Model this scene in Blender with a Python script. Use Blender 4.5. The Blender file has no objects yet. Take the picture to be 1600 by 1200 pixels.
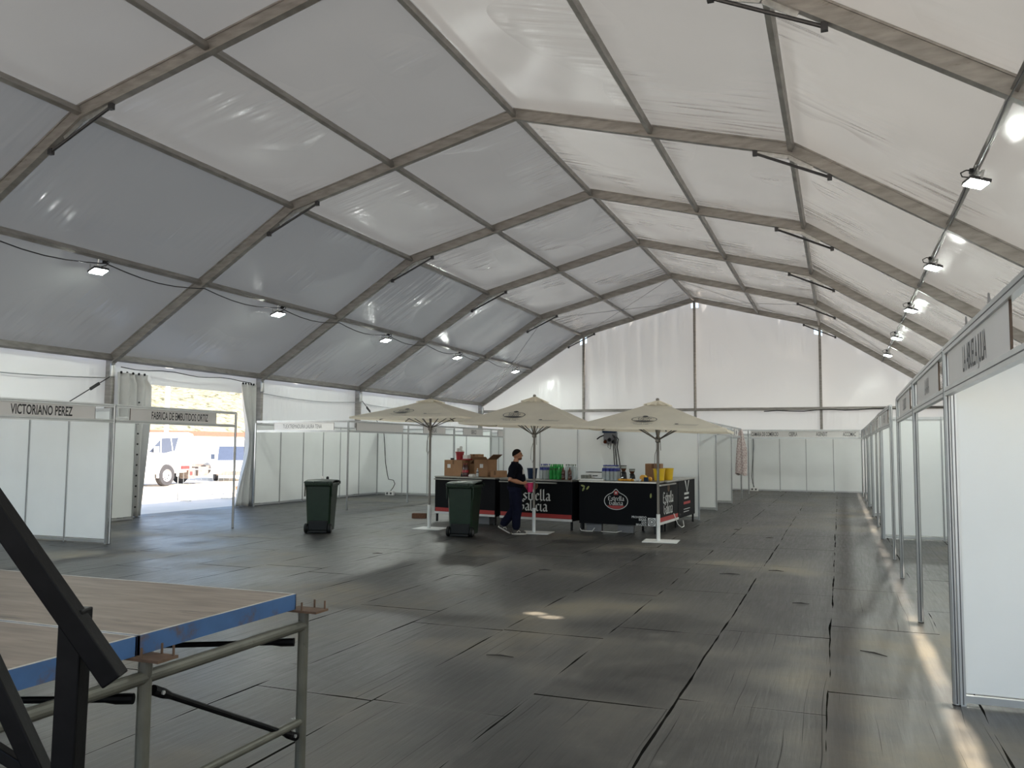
import bpy, bmesh, math, random
from mathutils import Vector, Matrix
random.seed(7)
S = bpy.context.scene
COL = S.collection
PI = math.pi

# ------------------------------------------------------------------ camera
cam_d = bpy.data.cameras.new('camera'); cam = bpy.data.objects.new('camera', cam_d); COL.objects.link(cam)
F_PX = 1322.35
cam_d.sensor_fit = 'HORIZONTAL'; cam_d.sensor_width = 36.0; cam_d.lens = F_PX / 1600 * 36.0
cam_d.clip_end = 500
YAW, PITCH, ROLL = -0.3685, 0.0748, 0.0067
fw = Vector((math.sin(YAW) * math.cos(PITCH), math.cos(YAW) * math.cos(PITCH), math.sin(PITCH)))
r0 = Vector((math.cos(YAW), -math.sin(YAW), 0)); u0 = r0.cross(fw)
rr = r0 * math.cos(ROLL) + u0 * math.sin(ROLL); uu = u0 * math.cos(ROLL) - r0 * math.sin(ROLL)
M = Matrix(((rr.x, uu.x, -fw.x, 6.053), (rr.y, uu.y, -fw.y, -9.989), (rr.z, uu.z, -fw.z, 1.79), (0, 0, 0, 1)))
cam.matrix_world = M
S.camera = cam

# ------------------------------------------------------------------ light and exposure
SUN_DIR = Vector((0.70, 0.03, 0.70)).normalized()          # towards the sun
SUN_EL = math.asin(SUN_DIR.z); SUN_AZ = math.atan2(SUN_DIR.x, SUN_DIR.y)
w = bpy.data.worlds.new('sky'); S.world = w; w.use_nodes = True
wn = w.node_tree.nodes; wl = w.node_tree.links; wn.clear()
sky = wn.new('ShaderNodeTexSky'); sky.sky_type = 'NISHITA'; sky.sun_disc = False
sky.sun_elevation = SUN_EL; sky.sun_rotation = SUN_AZ; sky.altitude = 300; sky.dust_density = 2.0
bg = wn.new('ShaderNodeBackground'); bg.inputs['Strength'].default_value = 0.37
wo = wn.new('ShaderNodeOutputWorld'); wl.new(sky.outputs[0], bg.inputs[0]); wl.new(bg.outputs[0], wo.inputs[0])
sd = bpy.data.lights.new('sun', 'SUN'); sd.energy = 11.5; sd.angle = math.radians(0.55); sd.color = (1.0, 0.90, 0.79)
so = bpy.data.objects.new('sun', sd); COL.objects.link(so); so.location = (20, -10, 40)
so.rotation_euler = SUN_DIR.to_track_quat('Z', 'Y').to_euler()
S.view_settings.view_transform = 'Standard'; S.view_settings.look = 'None'
S.view_settings.gamma = 1.0; S.view_settings.use_curve_mapping = False
S.view_settings.exposure = 0.60
FLOOD_W = 22.0

# ------------------------------------------------------------------ materials
def newmat(name):
    m = bpy.data.materials.new(name); m.use_nodes = True
    n = m.node_tree.nodes; n.clear()
    return m, n, m.node_tree.links
def lin(c):
    return tuple((v / 12.92 if v <= .04045 else ((v + .055) / 1.055) ** 2.4) for v in c)
def hexc(h):
    return lin(tuple(int(h[i:i + 2], 16) / 255 for i in (0, 2, 4)))
def mat(name, col, rough=.5, metal=0., var=.12, scale=6., bump=0., stretch=(1, 1, 1), spec=.5, transl=0., trans=0., emit=None, dirt=None):
    """principled surface with noise-varied colour"""
    m, n, l = newmat(name)
    out = n.new('ShaderNodeOutputMaterial'); b = n.new('ShaderNodeBsdfPrincipled')
    b.inputs['Roughness'].default_value = rough; b.inputs['Metallic'].default_value = metal
    b.inputs['Specular IOR Level'].default_value = spec
    if trans: b.inputs['Transmission Weight'].default_value = trans; b.inputs['IOR'].default_value = 1.2
    if emit: b.inputs['Emission Color'].default_value = (*emit[0], 1); b.inputs['Emission Strength'].default_value = emit[1]
    tc = n.new('ShaderNodeTexCoord'); mp = n.new('ShaderNodeMapping'); mp.inputs['Scale'].default_value = stretch
    l.new(tc.outputs['Object'], mp.inputs['Vector'])
    no = n.new('ShaderNodeTexNoise'); no.inputs['Scale'].default_value = scale; no.inputs['Detail'].default_value = 5
    l.new(mp.outputs[0], no.inputs['Vector'])
    cr = n.new('ShaderNodeValToRGB'); e = cr.color_ramp.elements
    e[0].position = .3; e[1].position = .7
    e[0].color = (*[max(0, c * (1 - var)) for c in col], 1); e[1].color = (*[min(1, c * (1 + var)) for c in col], 1)
    l.new(no.outputs['Fac'], cr.inputs[0])
    colsock = cr.outputs[0]
    if dirt:
        n2 = n.new('ShaderNodeTexNoise'); n2.inputs['Scale'].default_value = dirt[1]; n2.inputs['Detail'].default_value = 8
        n2.inputs['Roughness'].default_value = .7
        l.new(mp.outputs[0], n2.inputs['Vector'])
        r2 = n.new('ShaderNodeValToRGB'); r2.color_ramp.elements[0].position = dirt[2]; r2.color_ramp.elements[1].position = dirt[2] + .12
        l.new(n2.outputs['Fac'], r2.inputs[0])
        mx = n.new('ShaderNodeMixRGB'); l.new(r2.outputs[0], mx.inputs[0]); l.new(colsock, mx.inputs[1]); mx.inputs[2].default_value = (*dirt[0], 1)
        colsock = mx.outputs[0]
    l.new(colsock, b.inputs['Base Color'])
    if bump:
        bp = n.new('ShaderNodeBump'); bp.inputs['Strength'].default_value = bump; bp.inputs['Distance'].default_value = .02
        l.new(no.outputs['Fac'], bp.inputs['Height']); l.new(bp.outputs[0], b.inputs['Normal'])
    last = b.outputs[0]
    if transl:
        t = n.new('ShaderNodeBsdfTranslucent'); l.new(colsock, t.inputs['Color'])
        ms = n.new('ShaderNodeMixShader'); ms.inputs[0].default_value = transl
        l.new(last, ms.inputs[1]); l.new(t.outputs[0], ms.inputs[2]); last = ms.outputs[0]
    l.new(last, out.inputs[0])
    return m

def roof_fabric(name, transmit, holes=(), wrinkle=.55, tint=(.93, .92, .85), albedo=.30):
    """white coated tent fabric: passes part of the daylight, satin gloss, wrinkles running up the slope (UV: u along the tent, v up the slope)"""
    m, n, l = newmat(name)
    out = n.new('ShaderNodeOutputMaterial')
    uv = n.new('ShaderNodeUVMap')
    mp = n.new('ShaderNodeMapping'); mp.inputs['Scale'].default_value = (3.2, .32, 1); l.new(uv.outputs[0], mp.inputs[0])
    no = n.new('ShaderNodeTexNoise'); no.inputs['Scale'].default_value = 1.25; no.inputs['Detail'].default_value = 1.5; no.inputs['Distortion'].default_value = .3
    l.new(mp.outputs[0], no.inputs['Vector'])
    m2 = n.new('ShaderNodeMapping'); m2.inputs['Scale'].default_value = (.22, .3, 1); l.new(uv.outputs[0], m2.inputs[0])
    n2 = n.new('ShaderNodeTexNoise'); n2.inputs['Scale'].default_value = 1.6; n2.inputs['Detail'].default_value = 1; l.new(m2.outputs[0], n2.inputs['Vector'])
    rp = n.new('ShaderNodeValToRGB'); rp.color_ramp.elements[0].position = .50; rp.color_ramp.elements[1].position = .72
    l.new(n2.outputs['Fac'], rp.inputs[0])
    mu = n.new('ShaderNodeMath'); mu.operation = 'MULTIPLY'; l.new(no.outputs['Fac'], mu.inputs[0]); l.new(rp.outputs[0], mu.inputs[1])
    ad = n.new('ShaderNodeMath'); ad.operation = 'MULTIPLY_ADD'; l.new(n2.outputs['Fac'], ad.inputs[0]); ad.inputs[1].default_value = 1.3; l.new(mu.outputs[0], ad.inputs[2])
    bp = n.new('ShaderNodeBump'); bp.inputs['Strength'].default_value = wrinkle; bp.inputs['Distance'].default_value = .20
    l.new(ad.outputs[0], bp.inputs['Height'])
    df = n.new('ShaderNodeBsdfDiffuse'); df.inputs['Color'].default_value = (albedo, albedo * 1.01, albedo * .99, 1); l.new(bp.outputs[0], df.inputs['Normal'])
    tr = n.new('ShaderNodeBsdfTranslucent')
    n3 = n.new('ShaderNodeTexNoise'); n3.inputs['Scale'].default_value = .9; n3.inputs['Detail'].default_value = 6; l.new(uv.outputs[0], n3.inputs['Vector'])
    cr = n.new('ShaderNodeValToRGB'); cr.color_ramp.elements[0].color = (*[c * .92 for c in tint], 1); cr.color_ramp.elements[1].color = (*tint, 1)
    l.new(n3.outputs['Fac'], cr.inputs[0]); l.new(cr.outputs[0], tr.inputs['Color'])
    ms = n.new('ShaderNodeMixShader'); ms.inputs[0].default_value = transmit
    l.new(df.outputs[0], ms.inputs[1]); l.new(tr.outputs[0], ms.inputs[2])
    gl = n.new('ShaderNodeBsdfGlossy'); gl.inputs['Roughness'].default_value = .25; gl.inputs['Color'].default_value = (.9, .9, .9, 1); l.new(bp.outputs[0], gl.inputs['Normal'])
    fr = n.new('ShaderNodeFresnel'); fr.inputs['IOR'].default_value = 1.62; l.new(bp.outputs[0], fr.inputs['Normal'])
    mg = n.new('ShaderNodeMixShader'); l.new(fr.outputs[0], mg.inputs[0]); l.new(ms.outputs[0], mg.inputs[1]); l.new(gl.outputs[0], mg.inputs[2])
    last = mg.outputs[0]
    if holes:
        ge = n.new('ShaderNodeNewGeometry'); prev = None
        for hx, hy, hz, hr in holes:
            d0 = n.new('ShaderNodeVectorMath'); d0.operation = 'SUBTRACT'; l.new(ge.outputs['Position'], d0.inputs[0]); d0.inputs[1].default_value = (hx, hy, hz)
            d1 = n.new('ShaderNodeVectorMath'); d1.operation = 'CROSS_PRODUCT'; l.new(d0.outputs[0], d1.inputs[0]); d1.inputs[1].default_value = SUN_DIR
            di = n.new('ShaderNodeVectorMath'); di.operation = 'LENGTH'; l.new(d1.outputs[0], di.inputs[0])
            lt = n.new('ShaderNodeMath'); lt.operation = 'LESS_THAN'; l.new(di.outputs['Value'], lt.inputs[0]); lt.inputs[1].default_value = hr
            if prev is None: prev = lt.outputs[0]
            else:
                mxm = n.new('ShaderNodeMath'); mxm.operation = 'MAXIMUM'; l.new(prev, mxm.inputs[0]); l.new(lt.outputs[0], mxm.inputs[1]); prev = mxm.outputs[0]
        tp = n.new('ShaderNodeBsdfTransparent'); mh = n.new('ShaderNodeMixShader')
        l.new(prev, mh.inputs[0]); l.new(last, mh.inputs[1]); l.new(tp.outputs[0], mh.inputs[2]); last = mh.outputs[0]
    l.new(last, out.inputs[0])
    return m

def floor_material():
    """dark worn plywood floor boards, 1 m strips with staggered cross joints, dust and scuffs"""
    m, n, l = newmat('floor_boards')
    out = n.new('ShaderNodeOutputMaterial'); b = n.new('ShaderNodeBsdfPrincipled'); l.new(b.outputs[0], out.inputs[0])
    ge = n.new('ShaderNodeNewGeometry'); sp = n.new('ShaderNodeSeparateXYZ'); l.new(ge.outputs['Position'], sp.inputs[0])
    def ma(op, a, b_=None, c=None):
        k = n.new('ShaderNodeMath'); k.operation = op
        for i, v in enumerate((a, b_, c)):
            if v is None: continue
            if isinstance(v, (int, float)): k.inputs[i].default_value = v
            else: l.new(v, k.inputs[i])
        return k.outputs[0]
    def noise(scale, sx=1, sy=1, det=4, rough=.55, dist=0.):
        mp = n.new('ShaderNodeMapping'); mp.inputs['Scale'].default_value = (sx, sy, 1); l.new(ge.outputs['Position'], mp.inputs[0])
        t = n.new('ShaderNodeTexNoise'); t.inputs['Scale'].default_value = scale; t.inputs['Detail'].default_value = det
        t.inputs['Roughness'].default_value = rough; t.inputs['Distortion'].default_value = dist
        l.new(mp.outputs[0], t.inputs['Vector']); return t.outputs['Fac']
    def ramp(v, a, b_):
        k = n.new('ShaderNodeMapRange'); k.inputs['From Min'].default_value = a; k.inputs['From Max'].default_value = b_
        l.new(v, k.inputs['Value']); return k.outputs[0]
    X = ma('ADD', sp.outputs['X'], ma('MULTIPLY', ma('SUBTRACT', noise(.5, det=2), .5), .07))
    Y = ma('ADD', sp.outputs['Y'], ma('MULTIPLY', ma('SUBTRACT', noise(.8), .5), .05))
    xs = ma('ADD', X, 15.06)
    strip = ma('FLOOR', xs)
    fx = ma('SUBTRACT', xs, strip)
    off = ma('FRACT', ma('MULTIPLY', ma('SINE', ma('MULTIPLY', strip, 12.9898)), 437.585))
    ys = ma('ADD', ma('DIVIDE', Y, 2.5), ma('MULTIPLY', off, 1.0))
    row = ma('FLOOR', ys); fy = ma('SUBTRACT', ys, row)
    dx = ma('MINIMUM', fx, ma('SUBTRACT', 1., fx))                       # metres to the long seam
    dy = ma('MULTIPLY', ma('MINIMUM', fy, ma('SUBTRACT', 1., fy)), 2.5)
    wv = n.new('ShaderNodeTexWhiteNoise'); wv.noise_dimensions = '2D'
    cv = n.new('ShaderNodeCombineXYZ'); l.new(strip, cv.inputs[0]); l.new(row, cv.inputs[1]); l.new(cv.outputs[0], wv.inputs['Vector'])
    tone = wv.outputs['Value']
    gap_n = noise(1.1, det=2)
    wx = ma('MULTIPLY', ramp(gap_n, .42, .62), .011)
    wy = ma('MULTIPLY', ramp(noise(.9, det=2), .42, .60), .013)
    seam = ma('MAXIMUM', ma('LESS_THAN', dx, wx), ma('LESS_THAN', dy, wy))
    ply = ma('FRACT', ma('ADD', ma('MULTIPLY', fx, 9.0), ma('MULTIPLY', noise(.5, det=1), .5)))          # open veneer cracks along some boards
    crack = ma('MULTIPLY', ma('LESS_THAN', ply, ma('MULTIPLY', ramp(noise(1.6, 2.5, .35, 2), .50, .66), .075)), ma('GREATER_THAN', tone, .52))
    seam = ma('MAXIMUM', seam, ma('MULTIPLY', crack, .7))
    edge = ma('MINIMUM', dx, dy)
    # grain runs along the boards (y); scuffs run every way
    grain = noise(3., 9, .55, 6, .65, .3)
    grain2 = noise(2.2, .35, 5., 5, .6, .4)
    dust = ramp(noise(.42, det=7, rough=.62), .43, .66)
    scuff = ramp(noise(1.3, 1, 1, 9, .72, 2.2), .56, .66)
    patch = ramp(noise(.22, det=3), .36, .60)
    base = ma('ADD', .012, ma('MULTIPLY', tone, .018))
    base = ma('ADD', base, ma('MULTIPLY', ma('SUBTRACT', grain, .5), .055))
    base = ma('ADD', base, ma('MULTIPLY', ma('SUBTRACT', grain2, .5), .012))
    base = ma('ADD', base, ma('MULTIPLY', ma('MULTIPLY', dust, patch), .115))
    base = ma('ADD', base, ma('MULTIPLY', scuff, .030))
    base = ma('ADD', base, ma('MULTIPLY', ramp(edge, .05, .012), .012))
    base = ma('MAXIMUM', base, .007)
    base = ma('MULTIPLY', base, ma('SUBTRACT', 1., ma('MULTIPLY', seam, .85)))
    warm = ma('MULTIPLY', dust, patch)
    cc = n.new('ShaderNodeCombineXYZ')
    l.new(ma('MULTIPLY', base, ma('ADD', 1.0, ma('MULTIPLY', warm, .12))), cc.inputs[0])
    l.new(ma('MULTIPLY', base, .985), cc.inputs[1])
    l.new(ma('MULTIPLY', base, ma('SUBTRACT', .95, ma('MULTIPLY', warm, .22))), cc.inputs[2])
    l.new(cc.outputs[0], b.inputs['Base Color'])
    l.new(ma('ADD', ma('ADD', .33, ma('MULTIPLY', ramp(grain, .3, .7), .15)), ma('ADD', ma('MULTIPLY', warm, .2), ma('MULTIPLY', scuff, .10))), b.inputs['Roughness'])
    l.new(ma('MULTIPLY', .36, ma('SUBTRACT', 1., seam)), b.inputs['Specular IOR Level'])
    hgt = ma('SUBTRACT', ma('ADD', ma('MULTIPLY', grain, .25), ma('MULTIPLY', tone, .35)), ma('MULTIPLY', seam, 1.))
    bp = n.new('ShaderNodeBump'); bp.inputs['Strength'].default_value = .7; bp.inputs['Distance'].default_value = .016
    l.new(hgt, bp.inputs['Height']); l.new(bp.outputs[0], b.inputs['Normal'])
    return m

MT = {}
MT['floor'] = floor_material()
MT['alu'] = mat('aluminium_beam', (.30, .285, .265), .48, .55, .22, 3., .15, (1, 1, 4), dirt=((.17, .145, .12), 2.2, .60))
MT['alu_bright'] = mat('aluminium_booth_profile', (.52, .53, .53), .34, .75, .08, 4.)
MT['groove'] = mat('dark_profile_groove', (.10, .10, .105), .5, .5)
MT['zinc'] = mat('galvanised_steel', (.50, .51, .50), .35, .8, .15, 12.)
MT['dark_steel'] = mat('dark_steel', (.045, .045, .048), .45, .4, .2, 9.)
MT['panel'] = mat('white_booth_panel', (.80, .82, .81), .42, 0, .03, 1.2)
MT['sign'] = mat('sign_board_white', (.72, .70, .68), .5, 0, .02, 2.)
MT['mdf'] = mat('mdf_edge', hexc('4a392c'), .7, 0, .1, 30)
MT['letter'] = mat('black_lettering', (.02, .02, .022), .5, 0, .05)
MT['letter_grey'] = mat('grey_lettering', (.10, .10, .105), .5, 0, .05)
MT['white_plastic'] = mat('white_plastic', (.75, .75, .73), .4, 0, .04)
MT['black_plastic'] = mat('black_plastic', (.008, .008, .009), .45, 0, .1, spec=.3)
MT['cable'] = mat('black_cable', (.012, .012, .013), .5, 0, .1)
MT['steel_wire'] = mat('steel_wire', (.25, .25, .25), .4, .7)
MT['led'] = mat('lit_led_face', (.9, .9, .9), .4, emit=((.93, 1.0, .93), 380.))
MT['bin'] = mat('green_bin_plastic', (.006, .019, .008), .42, 0, .15, 7, .05, spec=.35)
MT['bin_black'] = mat('bin_black_plastic', (.006, .007, .007), .55, 0, .15, 7, spec=.25)
MT['bar_black'] = mat('bar_black_panel', (.004, .0045, .006), .6, 0, .1, 2., spec=.10)
MT['bar_white'] = mat('bar_white_print', (.55, .56, .55), .5, 0, .05)
MT['bar_red'] = mat('bar_red_print', (.32, .025, .022), .5, 0, .06)
MT['bar_green'] = mat('bar_hop_print', (.25, .27, .08), .5, 0, .3, 20)
MT['stainless'] = mat('stainless_worktop', (.36, .35, .32), .28, .9, .08, 5.)
MT['cream'] = mat('cream_canopy_fabric', hexc('efe8d8'), .8, 0, .04, 3., .08, transl=.5)
MT['pole_bronze'] = mat('umbrella_grey_pole', (.20, .185, .165), .4, .6)
MT['base_white'] = mat('white_painted_steel', (.66, .67, .66), .45, 0, .05, 5.)
MT['card'] = mat('cardboard', hexc('8b6748'), .8, 0, .10, 5., .05)
MT['card_dark'] = mat('cardboard_inside', hexc('6a4c34'), .85, 0, .10, 5.)
MT['paper'] = mat('white_paper_label', (.62, .60, .57), .7, 0, .04)
MT['red_plastic'] = mat('red_plastic', (.30, .015, .022), .35, 0, .06)
MT['magenta'] = mat('magenta_plastic', (.48, .018, .10), .35, 0, .06)
MT['blue_plastic'] = mat('blue_plastic', (.005, .020, .055), .5, 0, .06, spec=.2)
MT['yellow_plastic'] = mat('yellow_plastic', (.72, .47, .015), .38, 0, .05)
MT['orange_fruit'] = mat('orange_peel', (.75, .36, .03), .5, 0, .1, 30)
MT['bottle_clear'] = mat('clear_bottle_plastic', (.70, .75, .76), .12, 0, .03, trans=.55)
MT['bottle_green'] = mat('green_bottle_plastic', (.05, .45, .10), .15, 0, .2, 10, trans=.4)
MT['bottle_brown'] = mat('brown_bottle_glass', (.075, .022, .010), .15, 0, .2, 10)
MT['cola'] = mat('dark_cola', (.05, .012, .010), .15, 0, .2, 10)
MT['cap_blue'] = mat('blue_cap_plastic', (.02, .03, .24), .4, 0, .1)
MT['label_green'] = mat('dark_green_label', (.03, .06, .02), .5)
MT['glass'] = mat('drinking_glass', (.72, .74, .70), .08, 0, .02, trans=.7)
MT['skin'] = mat('skin', hexc('a87558'), .5, 0, .08, 20)
MT['hair'] = mat('short_dark_hair', (.010, .008, .007), .9, 0, .3, 60, .3, spec=.08)
MT['stubble'] = mat('beard_stubble', hexc('5a3c30'), .8, 0, .2, 80, spec=.1)
MT['tshirt'] = mat('navy_black_tshirt', (.006, .0065, .010), .95, 0, .15, 12, .2, spec=.05)
MT['trousers'] = mat('navy_trousers', (.009, .010, .022), .95, 0, .15, 12, .2, spec=.05)
MT['shoe'] = mat('trainer_fabric', (.055, .05, .045), .7, 0, .3, 25)
MT['shoe_white'] = mat('trainer_sole', (.50, .47, .42), .6, 0, .1, 20)
MT['eye'] = mat('eye_dark', (.02, .015, .012), .2)
MT['lip'] = mat('lips', hexc('7d4a3f'), .5)
MT['deck_wood'] = mat('worn_stage_plywood', (.19, .15, .12), .6, 0, .25, 5., .12, (.7, 4, 1), dirt=((.06, .048, .04), 2.2, .60))
MT['deck_edge'] = mat('pale_worn_edge', (.42, .41, .38), .5, .4, .2, 20)
MT['blue_paint'] = mat('chipped_blue_paint', (.028, .082, .20), .5, 0, .15, 6, .05, dirt=((.07, .045, .035), 5., .50))
MT['scaffold'] = mat('painted_scaffold_tube', (.075, .075, .060), .5, .15, .2, 8, .08, dirt=((.03, .027, .02), 6., .60))
MT['rust'] = mat('rusty_plate', (.085, .05, .03), .8, .1, .3, 14, .2)
MT['black_tube'] = mat('black_square_tube', (.0025, .0025, .003), .45, .0, .3, 14, .1, dirt=((.03, .026, .022), 9., .66), spec=.10)
MT['brick'] = mat('brown_wood_block', (.14, .065, .035), .8, 0, .2, 20)
MT['grey_box'] = mat('grey_plastic_tray', (.12, .122, .13), .5, 0, .05)
MT['curtain'] = mat('tent_curtain_pvc', (.66, .66, .64), .38, 0, .05, 2., .1, transl=.30)
MT['wood_bit'] = mat('dark_wood_scrap', (.025, .02, .016), .8)
MT['ground'] = mat('sunlit_concrete_ground', hexc('d8cbb8'), .9, 0, .08, .6)
MT['hill'] = mat('dry_scrub_hill', hexc('857f66'), .95, 0, .3, .9, dirt=(hexc('3e3f2b'), 1.1, .50))
MT['truck_white'] = mat('white_vehicle_paint', (.72, .73, .74), .3, 0, .02)
MT['truck_dark'] = mat('vehicle_glass', (.05, .065, .10), .12, 0, .05)
MT['tyre'] = mat('tyre_rubber', (.03, .03, .034), .8, 0, .1)
MT['rim'] = mat('white_wheel_rim', (.33, .33, .35), .45, .2)
MT['truck_grey'] = mat('chassis_steel', (.20, .17, .15), .6, .2, .3, 6)
MT['red_lamp'] = mat('red_lamp_lens', (.45, .03, .03), .3)
MT['terracotta'] = mat('terracotta_coping', (.22, .075, .05), .8, 0, .1)
MT['white_wall'] = mat('whitewashed_wall', (.75, .74, .71), .8, 0, .03)
MT['cloth'] = mat('checked_cloth', hexc('b9a7a3'), .9)
MT['roof'] = None

def check_cloth():
    m, n, l = newmat('red_checked_cloth')
    out = n.new('ShaderNodeOutputMaterial'); b = n.new('ShaderNodeBsdfPrincipled'); b.inputs['Roughness'].default_value = .9
    tc = n.new('ShaderNodeTexCoord'); ck = n.new('ShaderNodeTexChecker'); ck.inputs['Scale'].default_value = 16
    mp = n.new('ShaderNodeMapping'); mp.inputs['Rotation'].default_value = (.2, .3, .2)
    l.new(tc.outputs['Object'], mp.inputs[0]); l.new(mp.outputs[0], ck.inputs['Vector'])
    ck.inputs['Color1'].default_value = (*hexc('cbc1bd'), 1); ck.inputs['Color2'].default_value = (*hexc('b5a29f'), 1)
    l.new(ck.outputs['Color'], b.inputs['Base Color']); l.new(b.outputs[0], out.inputs[0]); return m
MT['cloth'] = check_cloth()

# ------------------------------------------------------------------ mesh helpers
class MB:
    def __init__(s): s.v = []; s.f = []; s.mi = []; s.uv = {}
    def add(s, vs, fs, mi=0):
        o = len(s.v); s.v += [tuple(v) for v in vs]
        for f in fs: s.f.append(tuple(i + o for i in f)); s.mi.append(mi)
        return s
    def box(s, c, d, rot=None, mi=0, taper=None):
        hx, hy, hz = d[0] / 2, d[1] / 2, d[2] / 2; vs = []
        for z in (-1, 1):
            k = taper if (taper and z > 0) else (1, 1)
            for x, y in ((-1, -1), (1, -1), (1, 1), (-1, 1)): vs.append(Vector((x * hx * k[0], y * hy * k[1], z * hz)))
        if rot is not None: vs = [rot @ v for v in vs]
        c = Vector(c)
        return s.add([v + c for v in vs], [(3, 2, 1, 0), (4, 5, 6, 7), (0, 1, 5, 4), (1, 2, 6, 5), (2, 3, 7, 6), (3, 0, 4, 7)], mi)
    def bar(s, a, b, w, h, mi=0, up=(0, 0, 1)):
        a, b = Vector(a), Vector(b); d = b - a; z = d.normalized(); u = Vector(up)
        if abs(z.dot(u)) > .98: u = Vector((0, 1, 0))
        x = u.cross(z).normalized(); y = z.cross(x)
        R = Matrix((x, y, z)).transposed()
        return s.box((a + b) / 2, (w, h, d.length), R, mi)
    def tube(s, pts, r, n=8, mi=0, cap=True):
        pts = [Vector(p) for p in pts]; rings = []; rad = r if isinstance(r, (list, tuple)) else [r] * len(pts)
        px = None
        for i, p in enumerate(pts):
            t = (pts[min(i + 1, len(pts) - 1)] - pts[max(i - 1, 0)]).normalized()
            if px is None:
                a = Vector((0, 0, 1)) if abs(t.z) < .9 else Vector((1, 0, 0)); px = t.cross(a).normalized()
            else:
                px = (px - t * px.dot(t)).normalized()
            py = t.cross(px)
            rings.append([p + (px * math.cos(2 * PI * k / n) + py * math.sin(2 * PI * k / n)) * rad[i] for k in range(n)])
        vs = [v for q in rings for v in q]; fs = []
        for i in range(len(pts) - 1):
            for k in range(n):
                k2 = (k + 1) % n; fs.append((i * n + k, i * n + k2, (i + 1) * n + k2, (i + 1) * n + k))
        if cap: fs.append(tuple(reversed(range(n)))); fs.append(tuple((len(pts) - 1) * n + k for k in range(n)))
        return s.add(vs, fs, mi)
    def lathe(s, prof, c=(0, 0, 0), n=16, mi=0, axis=None, sx=1., sy=1., cap=True):
        """prof: (radius, z) list; closed with caps"""
        c = Vector(c); vs = []; fs = []
        R = axis if axis is not None else Matrix.Identity(3)
        for r, z in prof:
            for k in range(n):
                a = 2 * PI * k / n; vs.append(R @ Vector((r * sx * math.cos(a), r * sy * math.sin(a), z)) + c)
        for i in range(len(prof) - 1):
            for k in range(n):
                k2 = (k + 1) % n; fs.append((i * n + k, i * n + k2, (i + 1) * n + k2, (i + 1) * n + k))
        if cap and prof[0][0] > 1e-6: fs.append(tuple(reversed(range(n))))
        if cap and prof[-1][0] > 1e-6: fs.append(tuple((len(prof) - 1) * n + k for k in range(n)))
        return s.add(vs, fs, mi)
    def prism(s, outline, fn, mi=0):
        """outline: 2D points; fn(u, v, side) -> 3D point, side 0/1"""
        n = len(outline); vs = [fn(u, v, 0) for u, v in outline] + [fn(u, v, 1) for u, v in outline]
        fs = [tuple(range(n)), tuple(reversed(range(n, 2 * n)))]
        for k in range(n): fs.append((k, n + k, n + (k + 1) % n, (k + 1) % n))
        return s.add(vs, fs, mi)
    def grid(s, nu, nv, fn, mi=0, skip=None):
        vs = [fn(i / nu, j / nv) for j in range(nv + 1) for i in range(nu + 1)]; fs = []
        for j in range(nv):
            for i in range(nu):
                if skip and skip(i, j): continue
                a = j * (nu + 1) + i; fs.append((a, a + 1, a + nu + 2, a + nu + 1))
        return s.add(vs, fs, mi)
    def build(s, name, mats, parent=None, smooth=False, bevel=0., loc=None, rotz=0., uvs=None, solid=0., fixn=True):
        me = bpy.data.meshes.new(name); me.from_pydata(s.v, [], s.f)
        if not isinstance(mats, (list, tuple)): mats = [mats]
        for k in mats: me.materials.append(MT[k] if isinstance(k, str) else k)
        for p, i in zip(me.polygons, s.mi): p.material_index = i; p.use_smooth = smooth
        if uvs is not None:
            ul = me.uv_layers.new(name='UVMap')
            for lp in me.loops: ul.data[lp.index].uv = uvs[lp.vertex_index]
        if fixn and uvs is None:
            bm = bmesh.new(); bm.from_mesh(me); bmesh.ops.recalc_face_normals(bm, faces=bm.faces[:]); bm.to_mesh(me); bm.free()
        me.validate(); me.update()
        o = bpy.data.objects.new(name, me); COL.objects.link(o)
        if parent is not None: o.parent = parent
        if loc is not None: o.location = loc
        if rotz: o.rotation_euler = (0, 0, rotz)
        if bevel:
            md = o.modifiers.new('edge', 'BEVEL'); md.width = bevel; md.segments = 2; md.limit_method = 'ANGLE'; md.angle_limit = .7
        if solid:
            md = o.modifiers.new('thick', 'SOLIDIFY'); md.thickness = solid; md.offset = 0
        return o
def tag(o, label=None, cat=None, group=None, kind=None):
    if label: o['label'] = label
    if cat: o['category'] = cat
    if group: o['group'] = group
    if kind: o['kind'] = kind
    return o
def thing(name, label, cat, loc=(0, 0, 0), rotz=0., group=None):
    o = bpy.data.objects.new(name, None); o.empty_display_size = .2; COL.objects.link(o)
    o.location = loc; o.rotation_euler = (0, 0, rotz)
    return tag(o, label, cat, group)
def struct(o): o['kind'] = 'structure'; return o
def dup(root, loc, rotz=None, label=None, group=None):
    r = root.copy(); COL.objects.link(r); r.location = loc
    if rotz is not None: r.rotation_euler = (0, 0, rotz)
    if label: r['label'] = label
    if group: r['group'] = group
    for ch in list(root.children):
        c = ch.copy(); COL.objects.link(c); c.parent = r
        for g in list(ch.children):
            d = g.copy(); COL.objects.link(d); d.parent = c
    return r
RX90 = Matrix.Rotation(PI / 2, 3, 'X')
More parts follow.
